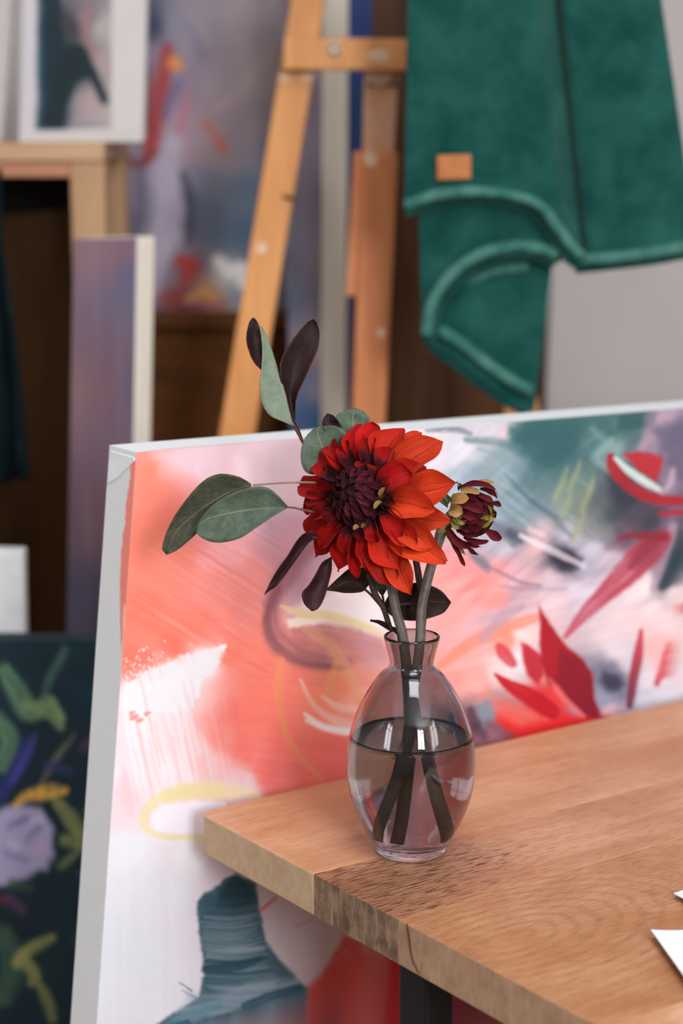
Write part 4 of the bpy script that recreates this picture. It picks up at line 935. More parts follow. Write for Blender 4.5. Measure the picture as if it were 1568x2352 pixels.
# --- dahlia
TOC = (-_F); 
FA = (TOC * 0.84 - _R * 0.48 + _U * 0.20).normalized()          # axis of the open flower
FC = Vector(Q(S2((535, 625)), 0.0))
dl = tag(empty('dahlia', (VC.x, VC.y, TZ + .01)), 'large open red dahlia with orange outer petals and a maroon heart, in the vase', 'flower')
def flower_pt(px, s):                 # on the plane s behind/before the heart
    return pplane(px[0], px[1], FC + FA * s, FA)
def petal(base, tip, w, N, mat, parent, bulge=.12, cup=.35, point=.55, seed=0, nv=15, nu=9, ripple=.0006, skew=0.0, keel=0.0, wmax=.6, name='petal', tipcurl=0.0):
    B, T = Vector(base), Vector(tip); ax = T - B; L = ax.length; axn = ax.normalized()
    N = Vector(N); Nn = (N - axn * N.dot(axn)).normalized(); Sd = axn.cross(Nn)
    rng = random.Random(seed); ph = [rng.uniform(0, 6.28) for _ in range(4)]
    V = []; uv = []
    for j in range(nv):
        v = j / (nv - 1)
        if v < wmax: wv = 0.42 + 0.58 * math.sin(math.pi / 2 * v / wmax) ** 0.9
        else:
            t = (v - wmax) / (1 - wmax); wv = (1 - t ** 2.0) ** (0.45 + point * 0.65)
        wv = max(wv, 0.02)
        c = B + ax * v + Nn * (L * bulge * math.sin(math.pi * v) - L * tipcurl * max(0, v - .6) ** 2 * 6) + Sd * (skew * w * math.sin(math.pi * v))
        for i in range(nu):
            u = -1 + 2 * i / (nu - 1)
            h = cup * w * wv * (u * u) - keel * w * wv * (1 - abs(u)) + ripple * math.sin(7 * v + ph[0] + 3 * u) * (0.3 + abs(u)) + ripple * .5 * math.sin(15 * v + 5 * u + ph[1])
            edge = ripple * 1.5 * math.sin(11 * v + ph[2]) * u * v
            p = c + Sd * (u * w * wv * 0.5 * (1 - 0.18 * cup * u * u) + edge) + Nn * h
            V.append(p); uv.append((0.5 + u / 2, v))
    return mesh(name, V, gridfaces(nv, nu), mat, parent, True, uv)
def hue(o, rgb, ext): o.color = tuple(float(c) for c in s2l(rgb)) + (ext,)
PXF = 3700.0 * 3.0154                # close-look pixels per metre at the flower
RED, DRED, ORG, ORR, CRIM = (172, 15, 12), (132, 10, 12), (194, 56, 22), (180, 34, 17), (150, 12, 12)
# (tip, base, width px, s_tip, s_base, colour, maroon reach, bulge, cup, point, keel)
PET = [
 # back ring, orange at the right
 ((918, 152), (740, 420), 150, -.020, -.008, ORG, .05, .06, .15, .6, .0),
 ((1068, 216), (690, 520), 225, -.010, -.004, ORG, .10, .10, .22, .8, .10),
 ((1182, 508), (700, 590), 225, -.013, -.006, ORG, .08, .10, .22, .8, .10),
 ((1126, 775), (690, 690), 210, -.014, -.008, ORG, .08, .08, .20, .7, .08),
 ((1098, 1062), (640, 730), 235, -.014, -.008, ORG, .08, .09, .22, .7, .10),
 ((848, 1285), (640, 760), 185, -.016, -.008, ORG, .08, .08, .22, .75, .05),
 ((720, 1215), (560, 760), 240, -.013, -.006, ORR, .12, .10, .20, .25, .04),
 ((484, 1170), (520, 770), 130, -.014, -.006, RED, .25, .10, .5, .5, .0),
 ((345, 1125), (470, 760), 165, -.012, -.004, RED, .25, .08, .30, .7, .0),
 ((192, 1026), (430, 730), 165, -.014, -.006, CRIM, .25, .08, .30, .8, .0),
 ((118, 852), (400, 690), 170, -.012, -.004, RED, .30, .10, .35, .7, .05),
 ((108, 690), (380, 640), 150, -.014, -.006, RED, .30, .08, .35, .6, .0),
 ((74, 525), (390, 570), 185, -.012, -.004, RED, .32, .10, .32, .8, .08),
 ((180, 335), (410, 490), 175, -.014, -.004, RED, .32, .10, .30, .7, .05),
 ((345, 190), (460, 450), 130, -.018, -.006, RED, .25, .08, .25, .6, .0),
 ((285, 225), (450, 470), 150, -.011, -.002, RED, .42, .10, .32, .6, .10),
 ((490, 93), (520, 420), 170, -.015, -.006, RED, .28, .10, .30, .6, .06),
 ((592, 92), (560, 430), 190, -.012, -.004, RED, .30, .12, .30, .4, .05),
 ((800, 128), (660, 450), 225, -.011, -.004, ORR, .18, .12, .28, .7, .10),
 # middle ring
 ((1022, 700), (690, 620), 215, -.004, .000, ORG, .05, .14, .35, .55, .14),
 ((900, 940), (650, 690), 170, -.006, .001, ORR, .15, .12, .40, .5, .08),
 ((1000, 960), (700, 720), 190, -.010, -.003, ORG, .10, .10, .25, .5, .06),
 ((782, 1118), (600, 740), 205, -.007, .000, ORR, .18, .10, .30, .65, .12),
 ((556, 1086), (540, 760), 135, -.007, .001, RED, .30, .12, .45, .5, .0),
 ((225, 962), (450, 720), 140, -.008, .002, RED, .34, .12, .45, .5, .0),
 ((330, 950), (470, 740), 130, -.009, .002, CRIM, .34, .10, .40, .5, .0),
 ((640, 1180), (560, 780), 180, -.012, -.003, ORR, .2, .10, .25, .4, .05),
 ((120, 620), (380, 610), 120, -.009, .000, CRIM, .40, .10, .40, .6, .0),
 ((240, 430), (420, 530), 130, -.004, .004, DRED, .55, .12, .45, .5, .0),
 ((395, 235), (490, 450), 130, -.008, .002, CRIM, .60, .12, .40, .6, .08),
 ((580, 195), (575, 430), 140, -.004, .004, CRIM, .60, .14, .40, .55, .12),
 ((742, 270), (650, 470), 150, -.005, .003, CRIM, .50, .14, .40, .5, .10),
 ((960, 400), (690, 540), 200, -.006, .000, ORR, .10, .12, .30, .6, .10),
 ((862, 440), (640, 575), 215, .000, .006, RED, .20, .16, .50, .12, .10),
 # inner curled petals
 ((622, 922), (590, 745), 120, .001, .007, RED, .38, .20, .75, .35, .0),
 ((405, 1015), (505, 770), 120, -.002, .005, CRIM, .50, .16, .55, .45, .0),
 ((270, 800), (440, 690), 110, .000, .008, DRED, .50, .18, .60, .5, .0),
 ((282, 665), (420, 640), 90, .002, .009, DRED, .70, .16, .60, .6, .0),
 ((190, 740), (400, 670), 120, -.005, .004, RED, .50, .14, .50, .55, .0),
 ((745, 660), (650, 640), 80, .004, .008, DRED, .80, .24, .9, .3, .0),
 ((500, 925), (545, 745), 90, .004, .009, DRED, .75, .14, .45, .8, .0),
 ((690, 440), (600, 520), 100, .004, .010, DRED, .65, .16, .45, .6, .0),
 ((525, 365), (560, 470), 110, .004, .011, DRED, .55, .16, .5, .6, .0),
 ((620, 400), (590, 490), 100, .005, .011, DRED, .60, .16, .5, .6, .0),
 ((250, 415), (400, 500), 100, .002, .009, DRED, .70, .16, .5, .5, .0),
 ((795, 890), (660, 690), 150, -.001, .005, RED, .22, .14, .45, .45, .05),
]
for i, (tp, bs, w, s1, s0, colr, ext, bul, cup, pnt, keel) in enumerate(PET):
    T = flower_pt(S2(tp), s1); B = flower_pt(S2(bs), s0)
    rr = random.Random(i * 7 + 1)
    o = petal(B, T, w * (1.15 if colr in (ORG, ORR) else 1.0) / PXF, FA * 1.0 + TOC * 0.35, M['petal'], dl, bul, cup, pnt, i, ripple=.0005 if w < 150 else .0009, keel=keel, skew=rr.uniform(-.12, .12), tipcurl=rr.uniform(-.02, .05))
    k = rr.uniform(-.06, .06)
    hue(o, tuple(min(255, max(0, c * (1 + k))) for c in colr), ext * (.55 if i < 19 else .85))
_FA = FA
FA = (TOC * 0.72 - _R * 0.66 + _U * 0.24).normalized()
# receptacle that carries all the petals
M['receptacle'] = mat_mottle('receptacle', L3(40, 8, 12), L3(54, 12, 14), 200, .8, spec=.1)
rv = []; gx = _FA.orthogonal().normalized(); gy = _FA.cross(gx)
for j in range(9):
    ph = math.pi * j / 8
    for k in range(20):
        a = 2 * math.pi * k / 20; rv.append(FC - _FA * .004 + _FA * math.cos(ph) * .006 + (gx * math.cos(a) + gy * math.sin(a)) * math.sin(ph) * .021)
mesh('receptacle', rv, [(j * 20 + k, (j + 1) * 20 + k, (j + 1) * 20 + (k + 1) % 20, j * 20 + (k + 1) % 20) for j in range(8) for k in range(20)], M['receptacle'], dl, True)
# heart of the flower: overlapping maroon florets on a dome
DR = 0.0165
DC = Vector(flower_pt(S2((505, 605)), .004))
fx = FA.orthogonal().normalized(); fy = FA.cross(fx)
dome_v, dome_f = [], []
for j in range(9):
    ph = math.pi * 0.62 * j / 8
    for k in range(20):
        a = 2 * math.pi * k / 20; dome_v.append(DC + (FA * math.cos(ph) * .95 + (fx * math.cos(a) + fy * math.sin(a)) * math.sin(ph)) * DR * .86)
dome_f = [(j * 20 + k, (j + 1) * 20 + k, (j + 1) * 20 + (k + 1) % 20, j * 20 + (k + 1) % 20) for j in range(8) for k in range(20)]
M['heart'] = mat_mottle('dahlia_heart', L3(30, 8, 12), L3(40, 12, 16), 300, .7)
mesh('heart', dome_v, dome_f, M['heart'], dl, True)
NF = 46
for i in range(NF):
    t = (i + .5) / NF; ph = math.acos(1 - t * 1.22); az = i * 2.399963
    def dp(p, r): return DC + (FA * math.cos(p) + (fx * math.cos(az) + fy * math.sin(az)) * math.sin(p)) * r
    big = .25 + .75 * sstep(.08, .6, t)
    ln = .32 + .68 * big
    n = dp(ph, 1.0) - DC
    B = dp(ph + ln * .55, DR * .90); T = dp(max(ph - ln * .62, 0.02), DR * (1.00 + .10 * t))
    if t > .80: T = dp(ph - .35, DR * 1.28)
    o = petal(B, T, DR * (.24 + .54 * big), n, M['floret'], dl, .16, .22, .75, 100 + i, 9, 7, .00012, name='floret', wmax=.5, keel=.12)
    if t < .22: hue(o, (34, 9, 14), .6)
    else: hue(o, random.Random(i).choice([(74, 25, 37), (63, 20, 30), (82, 31, 44), (68, 22, 33)]), .12)
FA = _FA
for tp, bs in (((672, 540), (650, 620)), ((600, 690), (655, 640)), ((460, 560), (490, 590)), ((455, 835), (500, 815)), ((530, 785), (545, 825))):
    o = petal(flower_pt(S2(bs), .012), flower_pt(S2(tp), .0165), 44 / PXF, FA, M['floret'], dl, .15, .3, .3, 7, 9, 7, .0001, name='scale')
    hue(o, (150, 118, 62), -.2)
# stem of the open flower, crossing to the right inside the vase
tube('stem', [VP(0.0190, -.004, .0135), VP(0.0172, -.003, .022), VP(0.0105, -.002, .050), VP(.0035, -.001, .090), VP(-.0026, .000, .122), VP(-.0058, .001, .143)] +
     [Q((909, 1402), .003), Q((899, 1345), .006), Q((890, 1290), .010), Q((872, 1220), .014), np.array(FC - FA * .012), np.array(FC - FA * .004)],
     [.0044, .0040, .0034, .0030, .0030, .0031, .0032, .0032, .0033, .0034, .006, .008], M['stem_grey'], dl, 14, 70, .03, 7)

# --- bud
bd = tag(empty('dahlia_bud', (VC.x, VC.y, TZ + .01)), 'half open maroon dahlia bud beside the big red flower, in the vase', 'flower')
BA = (TOC * 0.52 + _R * 0.84 - _U * 0.12).normalized()
BC = Vector(Q(S3((740, 880)), .012))
M['budpetal'] = mat_petal('bud_petal', veins=.35, dark=(60, 14, 26))
bx_ = BA.orthogonal().normalized(); by_ = BA.cross(bx_)
BR = 0.0126
bv = []
for j in range(9):
    ph = math.pi * j / 8
    for k in range(16):
        a = 2 * math.pi * k / 16; bv.append(BC + (BA * math.cos(ph) * 1.02 + (bx_ * math.cos(a) + by_ * math.sin(a)) * math.sin(ph)) * BR * .8)
mesh('bud_heart', bv, [(j * 16 + k, (j + 1) * 16 + k, (j + 1) * 16 + (k + 1) % 16, j * 16 + (k + 1) % 16) for j in range(8) for k in range(16)], mat_mottle('bud_core', L3(60, 40, 14), L3(40, 12, 14), 200, .7), bd, True)
NB = 54
for i in range(NB):
    t = (i + .5) / NB; ph = math.acos(1 - t * 1.45); az = i * 2.399963
    def dp(p, r): return BC + (BA * math.cos(p) + (bx_ * math.cos(az) + by_ * math.sin(az)) * math.sin(p)) * r
    n = dp(ph, 1.0) - BC
    B = dp(ph + .40, BR * .88); T = dp(max(ph - .42, .02), BR * (1.02 + .1 * t))
    o = petal(B, T, BR * (.30 + .30 * t), n, M['budpetal'], bd, .16, .25, .8, 300 + i, 9, 7, .0001, name='floret', keel=.12)
    if t < .12: hue(o, (128, 124, 38), -.1)
    elif t < .3: hue(o, (70, 22, 30), .2)
    else: hue(o, random.Random(i).choice([(104, 26, 40), (92, 22, 34), (84, 20, 32)]), .0)
PXB = 3680.0 * 8.711
TAN, MAR, OLV = (176, 140, 84), (98, 24, 38), (150, 140, 84)
BUD = [  # tip, base, width, depth tip, depth base, colour, bulge, cup, point
 ((672, 560), (300, 640), 260, .000, .006, TAN, .16, .30, .12),
 ((560, 860), (290, 770), 280, -.002, .004, TAN, .16, .30, .12),
 ((885, 470), (500, 400), 170, .002, .008, TAN, .10, .30, .35),
 ((640, 1020), (330, 930), 200, .001, .004, OLV, .14, .35, .2),
 ((520, 1160), (330, 960), 190, .002, .005, OLV, .14, .35, .2),
 ((1215, 390), (440, 380), 150, .006, .012, MAR, .22, .45, .5),
 ((1170, 250), (800, 260), 110, .016, .016, TAN, .06, .30, .2),
 ((1240, 480), (1040, 430), 90, .014, .014, TAN, .06, .30, .3),
 ((1005, 850), (440, 670), 170, -.002, .003, MAR, .14, .35, .8),
 ((870, 970), (500, 850), 180, -.003, .002, MAR, .14, .35, .8),
 ((690, 1590), (230, 1130), 200, .000, .006, MAR, .10, .30, .8),
 ((580, 1920), (210, 1180), 120, .006, .010, MAR, -.08, .40, .15),
 ((600, 1700), (300, 1300), 130, .012, .012, TAN, .05, .25, .4),
 ((1315, 1385), (1000, 1190), 210, .008, .006, MAR, .06, .35, .7),
 ((905, 1530), (520, 1400), 110, .008, .010, MAR, .05, .40, .8),
 ((860, 1690), (600, 1480), 110, .010, .012, MAR, .05, .40, .8),
 ((1060, 1420), (560, 1330), 160, .004, .008, MAR, .08, .40, .3),
 ((800, 1310), (480, 1220), 110, .000, .006, MAR, .10, .40, .8),
 ((1320, 720), (1080, 680), 130, .006, .006, MAR, .15, .70, .2),
 ((1190, 960), (1060, 740), 120, .010, .008, (50, 12, 18), .08, .40, .8),
 ((1240, 570), (880, 380), 150, .006, .010, (62, 14, 22), .14, .50, .5),
 ((1160, 660), (820, 500), 140, .000, .006, MAR, .12, .40, .6),
 ((60, 1320), (240, 1120), 170, .010, .008, OLV, .12, .40, .3),
 ((20, 1420), (230, 1200), 190, .013, .010, OLV, .10, .40, .3),
 ((420, 1490), (240, 1180), 160, .004, .008, OLV, .06, .30, .3),
 ((740, 1210), (500, 1130), 110, .000, .004, MAR, .1, .4, .7),
 ((1100, 900), (1060, 1060), 120, .006, .004, TAN, .1, .4, .3),
]
for i, (tp, bs, w, d1, d0, colr, bul, cup, pnt) in enumerate(BUD):
    T = Vector(Q(S3(tp), d1)); B = Vector(Q(S3(bs), d0))
    o = petal(B, T, w / PXB, TOC + (B + T) * .5 * 0 + (((B + T) * .5) - BC).normalized() * .8, M['budpetal'], bd, bul, cup, pnt, 400 + i, 13, 9, .0003, name='petal' if colr not in (TAN, OLV) else 'sepal', keel=.10 if colr == MAR else 0)
    hue(o, colr, -.05 if colr not in (TAN, OLV) else -.4)
for lf, rg in (([(330, 560), (230, 480), (210, 420)], [(230, 720), (190, 560), (210, 420)]), ([(250, 760), (90, 640), (40, 570)], [(230, 640), (150, 520), (40, 570)]), ([(450, 420), (440, 300), (470, 250)], [(520, 340), (520, 280), (470, 250)])):
    leaf('bract', lf, rg, .012, .016, M['sepal'], bd, .001, 0, 8, 7, .0001, conv=S3)
tube('stem', [VP(-.0178, -.008, .0135), VP(-.0156, -.007, .026), VP(-.0065, -.005, .055), VP(-.001, -.0045, .090), VP(.0028, -.004, .120), VP(.0052, -.0035, .143)] +
     [Q((967, 1402), -.001), Q((977, 1350), .002), Q((990, 1300), .006), Q((1005, 1250), .010), Q((1020, 1208), .013), np.array(BC - BA * .009)],
     [.0033, .0032, .0031, .0030, .0030, .0031, .0031, .0031, .0031, .0031, .004, .0065], M['stem_grey'], bd, 14, 70, .03, 9)

# ------------------------------------------------------------------ background: canvases, furniture
def canvas_px(name, label, TL, TR, BR, BL, Y, thick, paintfn, edge, to_floor=True, yaw=0.0, nu=90, nv=130, cat='painting', gain=1.0, z_min=None):
    """stretched canvas; its corners were measured, its plane stands at depth Y, turned by yaw about its left edge"""
    p0 = py(TL[0], TL[1], Y); d = Vector((math.cos(yaw), math.sin(yaw), 0)); n = Vector((d.y, -d.x, 0))
    a, b, c, e = [pplane(x, y, p0, n) for x, y in (TL, TR, BR, BL)]
    if to_floor or z_min is not None:
        zf = 0.0 if z_min is None else z_min
        c = b + (c - b) * ((b.z - zf) / (b.z - c.z)); e = a + (e - a) * ((a.z - zf) / (a.z - e.z))
    root = tag(empty(name, (e + c) / 2), label, cat)
    prism('stretched_canvas', [a, b, c, e], -n * thick, M[edge], root, 0.003, 2)
    painted_quad('painted_face', a, b, e, c, nu, nv, paintfn, root, 'paint_far', gain, off=0.0006, n=n)
    return root

def paint_floral(p):
    p.base([(x, y, (22, 42, 52)) for x in range(-60, 300, 60) for y in range(1440, 2500, 90)] + [(200, 1600, (20, 52, 68)), (160, 1500, (24, 52, 64)), (30, 2150, (26, 34, 36)), (220, 2150, (28, 60, 78)), (110, 2230, (30, 50, 52)), (190, 2330, (22, 46, 60))], 3, 20, 14, 40)
    S = p.stroke; g1 = (96, 128, 98); g2 = (118, 138, 92); g3 = (60, 92, 76)
    S([(150, 1490, 8), (120, 1550, 12), (100, 1590, 8)], (74, 106, 96), .85, .6)
    S([(10, 1540, 18), (40, 1590, 28), (70, 1640, 22), (110, 1610, 18)], g1, .9, .4); S([(-10, 1650, 24), (20, 1700, 26), (0, 1760, 20)], g1, .9, .4); S([(60, 1620, 14), (120, 1640, 20), (140, 1670, 10)], g2, .85, .4)
    S([(120, 1610, 10), (140, 1650, 12)], (122, 150, 104), .8, .4)
    S([(170, 1690, 5), (130, 1740, 8), (95, 1800, 5)], (126, 118, 96), .75, .5)
    S([(60, 1700, 10), (30, 1780, 16), (0, 1830, 14)], (46, 48, 120), .9, .4); S([(80, 1690, 6), (60, 1740, 12), (30, 1790, 10)], (74, 72, 150), .8, .5); S([(110, 1760, 14), (160, 1770, 12)], (56, 56, 96), .8, .5)
    S([(190, 1720, 12), (220, 1690, 10)], (96, 56, 90), .8, .5); S([(215, 1688, 6), (228, 1680, 6)], (190, 76, 96), .8, .5)
    S([(20, 1870, 6), (60, 1830, 12), (110, 1820, 18), (150, 1815, 8)], (226, 170, 78), .95, .4); S([(0, 1890, 6), (30, 1860, 6)], (228, 110, 110), .8, .5)
    S([(130, 1840, 14), (160, 1880, 20), (190, 1930, 18), (150, 1930, 16)], (136, 140, 82), .9, .4); S([(140, 1990, 10), (190, 1945, 8)], (120, 132, 84), .8, .4)
    p.poly([(-30, 1880), (10, 1855), (60, 1850), (100, 1862), (122, 1900), (124, 1960), (108, 1995), (70, 2010), (30, 2030), (-30, 2040)], (164, 158, 192), .97, 8, 8, 18)
    for a, b, c2 in (((20, 1900), (60, 1880), (96, 88, 140)), ((60, 1930), (90, 1900), (110, 104, 150)), ((10, 1960), (60, 1975), (122, 112, 156)), ((80, 1960), (100, 1940), (196, 160, 190)), ((20, 1935), (40, 1945), (206, 178, 200)), ((70, 1890), (96, 1880), (190, 186, 214))):
        S([(a[0], a[1], 5), (b[0], b[1], 8)], c2, .8, .5)
    S([(30, 2030, 14), (70, 2040, 12)], (54, 76, 62), .8, .5); S([(20, 2060, 10), (50, 2090, 14)], (92, 60, 92), .75, .5); S([(0, 2060, 6), (14, 2075, 6)], (150, 50, 54), .7, .5)
    S([(10, 2150, 26), (30, 2220, 34), (10, 2290, 26)], (62, 90, 74), .85, .5); S([(120, 2155, 10), (70, 2180, 16), (40, 2210, 16)], (146, 148, 88), .95, .4); S([(50, 2200, 16), (80, 2240, 16), (70, 2260, 8)], (140, 142, 86), .9, .4); S([(90, 2260, 10), (110, 2300, 16), (120, 2340, 12)], (112, 122, 78), .9, .4)
    S([(190, 2010, 14), (220, 1990, 16)], (46, 84, 108), .8, .5); S([(200, 1860, 12), (230, 1840, 12)], (70, 88, 66), .7, .5); S([(170, 2150, 10), (200, 2230, 12)], (48, 70, 60), .7, .6)
canvas_px('floral_painting', 'dark teal floral canvas with a lilac rose, on the floor at far left', (-90, 1470), (262, 1472), (262, 2352), (-90, 2352), 1.74, .03, paint_floral, 'dark_edge', yaw=-.05, nv=220, gain=1.15)

def paint_purple(p):
    p.base([(175, 560, (138, 112, 128)), (240, 560, (134, 106, 124)), (300, 560, (124, 98, 122)), (175, 900, (130, 104, 116)), (240, 900, (122, 94, 112)), (300, 900, (106, 86, 112)), (180, 1200, (110, 90, 106)), (250, 1200, (112, 84, 106)), (180, 1400, (82, 80, 106)), (240, 1400, (80, 74, 100)), (200, 1600, (70, 74, 100)), (330, 900, (90, 92, 124)), (318, 650, (96, 98, 132))], 3, 30, 14, 60)
    p.streaks(88, 300, 20, 6, None, 3)
    p.C[:, 2] *= .93; p.C[:, 0] *= 1.02
canvas_px('purple_canvas', 'narrow mauve purple canvas standing at left before the pine stand', (170, 548), (316, 546), (299, 1480), (154, 1480), 1.95, .033, paint_purple, 'cream_gesso', yaw=-.46, gain=1.05)

def paint_bigA(p):
    p.base([(250, 360, (120, 110, 122)), (300, 450, (118, 110, 124)), (340, 60, (40, 46, 66)), (360, 150, (120, 100, 118)), (400, 60, (122, 116, 130)), (460, 60, (138, 126, 134)), (560, 60, (150, 138, 144)), (640, 60, (152, 142, 150)), (420, 200, (122, 108, 126)), (500, 200, (146, 130, 138)), (600, 180, (150, 138, 142)), (480, 300, (150, 128, 132)), (560, 300, (140, 128, 136)), (600, 360, (122, 118, 130)), (420, 330, (150, 126, 138)), (500, 360, (140, 122, 128)), (480, 420, (104, 106, 122)), (560, 440, (88, 100, 118)), (580, 540, (66, 86, 106)), (520, 520, (78, 92, 110)), (470, 480, (84, 90, 104)), (420, 520, (64, 60, 78)), (380, 420, (150, 140, 156)), (390, 560, (148, 132, 142)), (300, 520, (96, 86, 102)), (340, 560, (136, 126, 136)), (440, 620, (96, 80, 96)), (520, 640, (176, 172, 172)), (560, 680, (110, 116, 126)), (480, 680, (176, 120, 80)), (420, 700, (90, 50, 60)), (600, 640, (90, 100, 116)), (380, 650, (116, 100, 116))], 3.2, 20, 18, 60)
    S = p.stroke
    S([(385, 110, 14), (372, 190, 22), (360, 250, 24), (345, 330, 22), (335, 370, 10)], (140, 34, 32), .85, .6, .3); S([(400, 145, 20), (410, 150, 14)], (206, 124, 56), .9, .6, .2); S([(340, 150, 8), (338, 250, 12), (344, 300, 10)], (92, 40, 36), .7, .7)
    S([(410, 190, 10), (385, 240, 16), (380, 270, 10)], (92, 78, 110), .7, .6); S([(430, 210, 10), (420, 260, 14), (410, 310, 10)], (166, 96, 108), .7, .7)
    S([(470, 280, 8), (500, 320, 16), (515, 345, 10)], (176, 92, 72), .8, .6, .3); S([(430, 50, 8), (465, 130, 14)], (92, 94, 116), .55, .8)
    S([(500, 250, 12), (560, 200, 18), (640, 90, 12)], (166, 148, 146), .6, .8); S([(470, 330, 10), (560, 230, 14), (600, 170, 8)], (152, 132, 140), .5, .8)
    p.poly([(345, 370), (390, 310), (415, 320), (412, 420), (428, 480), (420, 540), (395, 590), (360, 680), (340, 600), (350, 480)], (158, 148, 164), .8, 12, 10, 40)
    S([(420, 400, 10), (435, 450, 14), (440, 500, 10), (430, 560, 8)], (52, 52, 70), .8, .6); S([(320, 380, 10), (325, 460, 12), (315, 540, 8)], (74, 70, 92), .6, .7); S([(268, 470, 10), (262, 540, 10)], (58, 54, 76), .7, .7)
    S([(290, 370, 16), (330, 375, 12), (360, 350, 8)], (110, 34, 40), .7, .7); S([(412, 600, 18), (440, 610, 20), (425, 640, 18)], (170, 44, 34), .9, .6); S([(380, 680, 20), (420, 670, 14), (400, 700, 16)], (132, 52, 44), .8, .6)
    S([(430, 690, 10), (470, 670, 14), (490, 690, 8)], (206, 140, 86), .8, .6); S([(500, 600, 16), (530, 625, 18), (555, 610, 12), (560, 650, 18)], (214, 208, 204), .95, .5); S([(440, 705, 8), (520, 700, 10)], (120, 60, 80), .6, .7)
canvas_px('abstract_painting', 'big blurred grey lilac abstract painting with red marks, standing on the brown dresser', (232, -120), (690, -120), (652, 718), (232, 718), 2.37, .04, paint_bigA, 'cream_gesso', to_floor=False, nu=110, nv=170, gain=1.28)
def paint_tallB(p):
    p.base([(700, 60, (128, 116, 124)), (740, 100, (136, 124, 130)), (720, 300, (122, 110, 120)), (690, 450, (112, 102, 114)), (670, 600, (104, 104, 122)), (640, 680, (96, 112, 134)), (620, 720, (92, 106, 130)), (720, 600, (132, 120, 128)), (700, 780, (150, 134, 148)), (690, 860, (112, 124, 152)), (740, 800, (196, 170, 172)), (750, 900, (186, 166, 182)), (690, 960, (84, 110, 150)), (730, 970, (70, 116, 160)), (600, 960, (100, 116, 150))], 3, 16, 12, 50)
canvas_px('tall_canvas', 'tall lilac canvas with a cream side edge, seen between the easel legs', (640, -120), (742, -120), (738, 980), (668, 980), 2.24, .07, paint_tallB, 'cream_gesso', yaw=-.42, nu=40, nv=160)
def paint_blueC(p):
    p.base([(780, 60, (20, 52, 118)), (830, 60, (14, 40, 92)), (800, 250, (30, 58, 104)), (800, 500, (58, 60, 96)), (790, 700, (76, 70, 106)), (790, 900, (86, 76, 108)), (840, 700, (70, 60, 84))], 3, 20, 10, 50)
canvas_px('blue_canvas', 'narrow deep blue canvas standing behind the easel mast', (772, -120), (858, -120), (830, 980), (760, 980), 2.47, .03, paint_blueC, 'cream_gesso', nu=30, nv=120)

# dresser under the big painting
dY = 2.345
dz = py(500, 718, dY).z
xL, xR = py(300, 720, dY).x, py(668, 720, dY).x
dr = tag(empty('wooden_dresser', ((xL + xR) / 2, dY, 0)), 'dark brown wooden dresser below the big abstract painting', 'dresser')
xL -= .012
box('dresser_body', (xL, dY + .012, 0), (xR - .002, dY + .34, dz - .022), M['brown'], dr, .003)
box('dresser_top', (xL - .01, dY, dz - .02), (xR, dY + .345, dz - .0005), M['brown'], dr, .003)
for k in range(3):
    z0 = .08 + k * .29
    box('drawer', (xL + .02, dY, z0), (xR - .02, dY + .012, z0 + .27), M['brown'], dr, .003)

# walnut panel behind the scarf
bY = 2.70
pn = prism('wooden_screen', [py(800, -160, bY), py(1296, -160, bY), py(1250, 980, bY) + (py(1250, 980, bY) - py(1296, -160, bY)) * 1.02, py(800, 980, bY) + (py(800, 980, bY) - py(800, -160, bY)) * 1.02], (0, .03, 0), M['brown_board'], None, .003)
for v in pn.data.vertices:
    if v.co.z < .6: v.co.z = 0.0
tag(pn, 'tall dark brown wooden screen standing at the wall behind the green scarf', 'screen')

# pine stand at the left with white canvases on top
tY = 2.08
ts = tag(empty('pine_stand', (py(100, 330, tY).x, tY, 0)), 'pine wood stand with dark shelves behind the purple canvas at left', 'stand')
zt = py(100, 327, tY).z
x0, x1 = py(-260, 330, tY).x, py(238, 330, tY).x
zb1 = py(100, 372, tY).z; zb2 = py(100, 408, tY).z
lw = x1 - py(160, 400, tY).x
box('stand_top', (x0, tY, zb1), (x1, tY + .24, zt), M['pine'], ts, .002)
box('front_rail', (x0 + .01, tY + .004, zb2), (x1 - lw, tY + .026, zb1), M['pine_red'], ts, .002)
for xx in (x1 - lw, x0):
    for yy in (tY + .003, tY + .20): box('leg', (xx, yy, 0), (xx + lw, yy + .036, zb1), M['pine_leg'], ts, .002)
box('back_panel', (x0 + .01, tY + .228, 0), (x1 - .005, tY + .2395, zb1), M['black'], ts, 0)  # black sheet added so the open space under the top reads dark
box('shelf', (x0 + .01, tY + .03, .35), (x1 - .01, tY + .227, .37), M['black'], ts, 0)
# brown board leaning under the stand
bb = slab('brown_board', [(-120, 512), (150, 478), (172, 600), (172, 1560), (-120, 1560)], tY + .16, .02, M['brown_dark'])
for v in bb.data.vertices:
    if v.co.z < .62: v.co.z = .371
tag(bb, 'dark brown board standing on the shelf under the pine stand', 'board')

